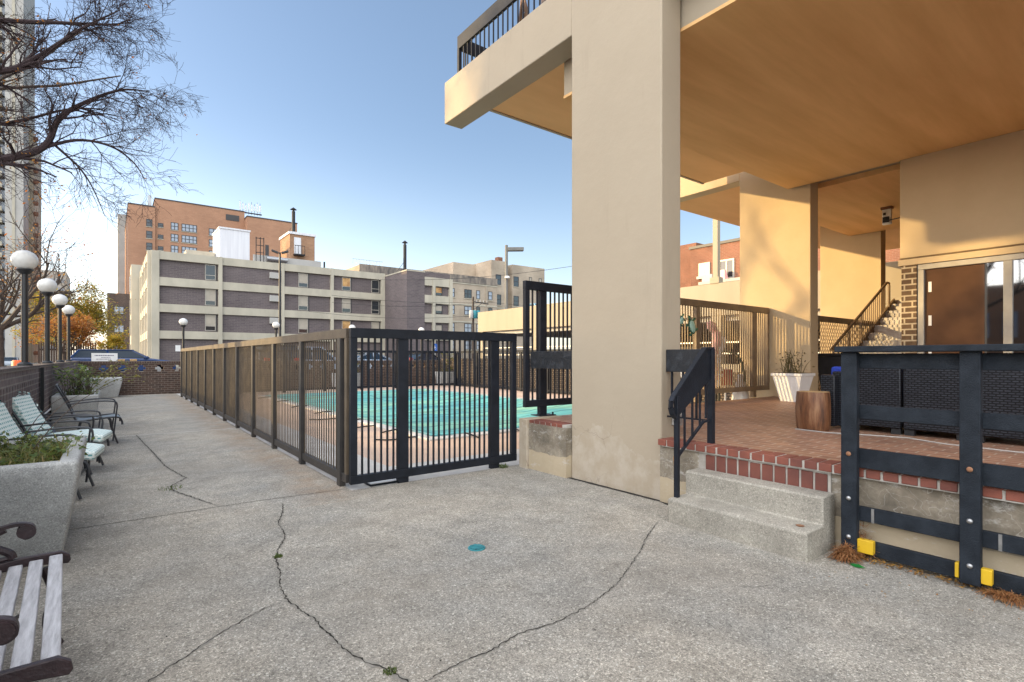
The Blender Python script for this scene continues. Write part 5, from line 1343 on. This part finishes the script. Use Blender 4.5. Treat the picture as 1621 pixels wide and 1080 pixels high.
bpart(tw, 'wall', MB().box(-18,-16.5,186,205,0,61.5), 'far_cream'); bpart(tw, 'dark_pier', MB().box(-16.49,-16.0,186.4,205,0,60), 'tan_brick')
for k in range(21): bpart(tw, 'balcony', MB().lathe([(.55,0),(.62,.5),(.55,1.0)], (-15.75,186.8,2+2.82*k), 10), 'red_brick')
lb = thing('apartment_block', 'low pale apartment block far behind the globe lamps', 'building', (-22,260,0))
bpart(lb, 'wall', MB().box(-36,-13,255,280,0,33), 'far_grey')
for k in range(9): bpart(lb, 'window_band', MB().box(-35.5,-13.5,254.8,254.99,4+3.1*k,5.4+3.1*k), 'glass_sky')
# --- parking garage, right
pg = thing('parking_garage', 'cream parking garage with a long blank parapet and open deck below', 'building', (25,15,0))
bpart(pg, 'parapet', MB().box(21.9,22.15,-10,33,3.25,4.72).box(22.151,45,32.75,33,3.25,4.72), 'far_cream')
bpart(pg, 'deck', MB().box(22.2,45,-10,32.7,3.0,3.4), 'far_grey')
bpart(pg, 'base_wall', MB().box(21.9,22.15,-10,33,-.1,1.05), 'far_cream')
for k in range(7): bpart(pg, 'pillar', MB().box(21.92,22.3,32.4-6.4*k,32.9-6.4*k,1.05,3.249), 'far_cream')
bpart(pg, 'rear_wall', MB().box(34,34.3,-10,33,-.1,2.99), 'black')
bpart(pg, 'guard_rail', MB().box(21.95,22.0,-10,33,1.5,1.56).box(21.95,22.0,-10,33,2.0,2.06), 'steel')
sp = thing('square_post', 'plain tan square post standing on the cream garage parapet', 'post', (22.0,13.5,4.72))
MB().box(21.86,22.2,13.3,13.75,4.725,5.0).build('plinth', M['far_cream'], sp); MB().box(21.92,22.14,13.4,13.64,5.0,13).build('shaft', M['far_cream'], sp)
# --- red brick house beyond the garage
rb = thing('brick_house', 'red brick flats with a window air conditioner beyond the garage parapet', 'building', (40,20,0))
bpart(rb, 'wall', MB().box(36,50,6,24.3,0,9.75), 'red_brick'); bpart(rb, 'wall', MB().box(37.5,50,24.8,34,0,10.6), 'red_brick')
bpart(rb, 'roof_trim', MB().box(35.9,50,5.9,24.4,9.751,9.95), 'frame_dark')
def xwin(t, x, y0, y1, z0, z1, pm):
    f = bpart(t, 'window', MB().box(x-.08,x,y0,y0+.12,z0,z1).box(x-.08,x,y1-.12,y1,z0,z1).box(x-.08,x,y0+.12,y1-.12,z1-.12,z1).box(x-.08,x,y0+.12,y1-.12,z0,z0+.12).box(x-.08,x,(y0+y1)/2-.06,(y0+y1)/2+.06,z0+.12,z1-.12), 'alu')
    bpart(f, 'pane', MB().box(x-.04,x-.01,y0+.06,y1-.06,z0+.06,z1-.06), pm); bpart(f, 'sill', MB().box(x-.2,x,y0-.1,y1+.1,z0-.2,z0-.003), 'band')
xwin(rb, 36, 22.6, 23.55, 7.55, 8.55, 'white'); xwin(rb, 36, 20.65, 21.85, 7.1, 8.55, 'glass'); xwin(rb, 36, 17.0, 18.6, 7.1, 8.55, 'glass')
b = bpart(rb, 'balcony', MB().box(34.9,35.99,19.4,22.9,6.75,6.95), 'band')
bpart(b, 'air_conditioner', MB().box(35.2,35.7,22.0,22.8,6.951,7.5), 'far_grey'); bpart(b, 'clutter', MB().frustum((35.1,35.6,20.9,21.5,6.951),(35.25,35.5,21.0,21.4,7.7)), 'pink')
# --- block across the street, left of the photo: its shade lies over the walkway
cb = thing('street_block', 'brown brick block across the street left of the photo, mirrored in the terrace window', 'building', (-35,0,0))
bpart(cb, 'wall', MB().box(-46,-24,16.5,28.3,-.1,15), 'grey_brick'); bpart(cb, 'low_wing', MB().box(-46,-24.5,2,16.499,-.1,6.0).box(-46,-24.8,-40,1.99,-.1,4.4), 'orange_brick')
for k in range(10): bpart(cb, 'window', MB().box(-24.49,-24.4,3+1.35*k,3.7+1.35*k,2.6,4.2), 'glass_sky')
for z in (3,6.2,9.4,12.6):
    for k in range(3):
        y = 17.5+3.4*k; bpart(cb, 'window', MB().box(-23.99,-23.9,y,y+2.2,z,z+1.6), 'glass_sky')

# ------------------------------------------------------------------ poles
lp = thing('light_pole', 'tall dark light pole with two lamp heads in front of the grey block', 'street light', (11.5,47.8,.35))
MB().tube([(11.5,47.8,.35),(11.5,47.8,10.3)], [.12,.08], 10).build('pole', M['lamp_black'], lp)
for s in (-1,1):
    MB().bar((11.5+s*.12,47.8-s*.05,10.25),(11.5+s*.62,47.8-s*.2,10.45),.36,.16).build('lamp_head', M['lamp_black'], lp, bevel=.02)
lp2 = thing('light_pole', 'grey light pole with one box lamp head above the parking garage', 'street light', (26.8,36,.35))
MB().tube([(26.8,36,.35),(26.8,36,10.9)], [.17,.13], 10).build('pole', M['pole_grey'], lp2)
MB().bar((26.9,36,10.55),(28.1,35.3,10.6),  .5,.3).build('lamp_head', M['pole_grey'], lp2, bevel=.03)
MB().lathe([(.1,0),(.22,.08),(.22,.2),(.1,.26)], (26.75,35.8,8.0), 10).build('camera_dome', M['white'], lp2)
def upole(x, y, H, label, drums):
    t = thing('utility_pole', label, 'utility pole', (x,y,0), 'utility poles')
    MB().tube([(x,y,0),(x,y,H)], [.16,.11], 9).build('pole', M['bark_far'], t)
    MB().bar((x-.1,y-.14,H-.6),(x+2.1,y-.14,H-.75),.1,.12).build('crossarm', M['lamp_black'], t)
    MB().bar((x+.05,y-.14,H-1.5),(x+1.1,y-.14,H-.75),.05,.05).build('brace', M['lamp_black'], t)
    for k in range(4): MB().lathe([(.03,0),(.07,.06),(.05,.14),(.07,.2),(.03,.26)], (x+.4+.5*k,y-.14,H-.63), 8).build('insulator', M['far_grey'], t)
    for k in range(drums): MB().lathe([(.2,0),(.24,.05),(.24,.85),(.16,.95)], (x-.5+.5*k,y-.35,H-2.6), 12).build('transformer', M['teal_metal'] if k else M['far_grey'], t)
    return t
upole(32.4,33.5,10.3,'utility pole with a slanted crossarm just left of the column',0)
u2 = upole(34.5,53,8.6,'utility pole with pale transformers in front of the tan apartment house',3)
m = MB()
for (a,b,sag) in (((36.2,52.9,8.1),(20,60,8.4),.4),((36.6,52.9,8.1),(20,60,7.6),.5),((34.5,53,6.3),(18,62,6.6),.5),((36.0,52.9,8.1),(60,45,9),.8),((34,33.4,9.8),(60,28,10.5),.5),((34.4,33.4,9.8),(22,52,9.4),.5)):
    a=Vector(a); b=Vector(b); m.tube([a.lerp(b,k/14)-Vector((0,0,sag*math.sin(math.pi*k/14))) for k in range(15)], .018, 4)
tag(m.build('power_lines', M['lamp_black']), 'thin dark power lines strung from the utility poles', 'cables')
ps = thing('parking_sign', 'blue accessible parking sign on a thin post by the right wing', 'sign', (33.2,60,.35))
MB().tube([(33.2,60,.35),(33.2,60,3.2)], .04, 6).build('post', M['steel'], ps)
MB().box(32.9,33.5,59.93,59.955,2.2,3.1).build('plate', M['sign_blue'], ps)
m = MB().lathe([(.05,0),(.06,.02)], (33.15,59.925,2.88), 8).box(33.12,33.18,59.92,59.929,2.5,2.84).box(33.12,33.32,59.921,59.9285,2.6,2.65)
P = [(33.2+.13*math.cos(a),59.924,2.5+.13*math.sin(a)) for a in [math.pi*.8+k*.4 for k in range(11)]]
m.tube(P, .018, 4); m.build('wheelchair_symbol', M['white'], ps)
op = thing('street_pole', 'thin dark street pole behind the nearest globe lamp', 'pole', (-2.6,14.5,-.02))
op.location = (-3.0,17.2,0)
MB().tube([(-3.0,17.2,0),(-3.0,17.2,4.6)], [.08,.05], 8).build('shaft', M['lamp_black'], op); MB().lathe([(.16,0),(.16,.25),(.1,.5),(.09,.55)], (-3.0,17.2,0), 10).build('base', M['lamp_black'], op)
ob2 = thing('traffic_barrel', 'orange construction barrel with white bands behind the brick wall', 'barrel', (-2.6,26,0))
MB().lathe([(.30,0),(.30,.35),(.27,.36),(.27,.7),(.24,.71),(.24,1.2),(.2,1.25)], (-2.6,26,0), 16).build('body', M['orange_plastic'], ob2)
MB().lathe([(.278,0),(.278,.13)], (-2.6,26,.5), 16).build('white_band', M['white'], ob2)
df = thing('dark_fence', 'tall dark board fence beyond the corner of the brick walls', 'fence', (-2.4,40,0))
m = MB()
for k in range(24): m.box(-3.6+.12*k,-3.51+.12*k,44,44.04,0,2.3+.05*(k%2))
m.build('boards', M['dark_brick2'], df); MB().box(-3.6,-.7,44.041,44.08,1.8,1.9).build('rail', M['black'], df)

# ------------------------------------------------------------------ cars
def car(loc, rz, pm, label, group, L=4.5, W_=1.8, H=1.48, suv=False):
    t = thing('parked_car', label, 'car', (0,0,0), group); P = M[pm] if isinstance(pm, str) else pm
    h = L/2; b = .25; s = .95 if suv else .86
    prof = [(-h,.42),(-h+.03,b),(h-.05,b),(h,.45),(h-.05,.68),(h-.25,.80),(h-1.15,s),(-h+.15,s+.05),(-h+.02,.75)]
    MB().prism(prof, 'y', -W_/2, W_/2).build('body', P, t, bevel=.07, seg=3)
    if suv: gl_ = [(-h+.12,s+.03),(h-1.25,s),(h-2.0,H-.03),(-h+.45,H-.02)]
    else: gl_ = [(-h+.5,s+.03),(h-1.25,s),(h-2.05,H-.03),(-h+1.35,H-.03)]
    n = MB(); k = .13
    for (sy) in (-1,1):
        for j,(x,z) in enumerate(gl_): n.v.append((x, sy*(W_/2-.06-(k if j > 1 else 0)), z))
    n.f += [(0,1,2,3),(7,6,5,4),(0,4,5,1),(1,5,6,2),(2,6,7,3),(3,7,4,0)]; n.sm += [False]*6
    n.build('windows', M['car_glass'], t, bevel=.03)
    (x3,z3),(x2,z2) = gl_[3],gl_[2]
    MB().box(x3-.05,x2+.06,-W_/2+.17,W_/2-.17,H-.03,H+.02).build('roof', P, t, bevel=.02)
    m = MB()
    for sy in (-1,1):
        for (a,bb) in ((gl_[1],gl_[2]),(gl_[0],gl_[3]),(((gl_[0][0]+gl_[1][0])/2,s),((x2+x3)/2,H-.02))):
            m.bar((a[0],sy*(W_/2-.055),a[1]),(bb[0],sy*(W_/2-.06-k),bb[1]),.05,.09); m.build('pillar', P, t); m = MB()
    for x in (-h+.85,h-.9):
        for sy in (-1,1):
            y = sy*(W_/2-.1); Mx = Matrix.Rotation(R(90),4,'X')
            wv = bpart(t, 'wheel', MB().lathe([(.20,-.1),(.31,-.1),(.33,-.06),(.33,.06),(.31,.1),(.20,.1)], (x,y,.33), 18, Mx), 'tyre')
            bpart(wv, 'rim', MB().lathe([(.05,-.108),(.19,-.105),(.19,.105),(.05,.108)], (x,y,.33), 12, Mx), 'steel')
    for sy in (-1,1):
        bpart(t, 'headlight', MB().box(h-.16,h+.01,sy*.55-.16,sy*.55+.16,.58,.72), 'head', bevel=.02)
        bpart(t, 'taillight', MB().box(-h-.015,-h+.1,sy*.68-.13,sy*.68+.13,.72,.98), 'tail', bevel=.02)
        bpart(t, 'mirror', MB().box(h-1.5,h-1.3,sy*(W_/2+.02)-.05,sy*(W_/2+.02)+.07,s-.02,s+.12), P, bevel=.02)
    t.location = loc; t.rotation_euler.z = rz; return t
cb_ = paint('blue_car_paint', (.012,.045,.15), .25, .6); cs_ = paint('silver_blue_car_paint', (.34,.40,.48), .25, .6); cd_ = paint('dark_car_paint', (.02,.022,.03), .25, .6); cl_ = paint('light_blue_car_paint', (.25,.45,.60), .25, .6)
CGp = 'cars in the parking lot'
car((.6,36,.35), 0, cb_, 'blue estate car parked behind the far brick wall, nose to the right', CGp, 4.7, 1.85, 1.40, True)
car((8.7,29.5,.35), R(12), cs_, 'silver-blue car behind the wall, just right of the fence corner', CGp, 4.6,1.8,1.55)
car((6.0,27.6,.35), R(96), cd_, 'dark car with a red tail lamp seen through the bars left of the fence corner', CGp, 4.5,1.85,1.55, True)
car((12.9,31.5,.35), R(15), cs_, 'pale blue hatchback behind the wall, second to the right of the fence corner', CGp, 4.2,1.75,1.3)
car((20.0,38,.35), R(20), cd_, 'dark car behind the wall at the right end of the front fence', CGp, 4.4,1.8,1.35)
car((24.5,29.5,3.4), R(90), cl_, 'light blue car on the roof deck of the parking garage', CGp, 4.4,1.8,1.75)
car((-10.3,68,-.12), R(90), cd_, 'dark car on the street at the left edge of the photo', 'cars on the street', 4.5,1.8,1.5)
car((-12,110,-.12), R(90), cs_, 'silver car far down the street', 'cars on the street', 4.5,1.8,1.5)
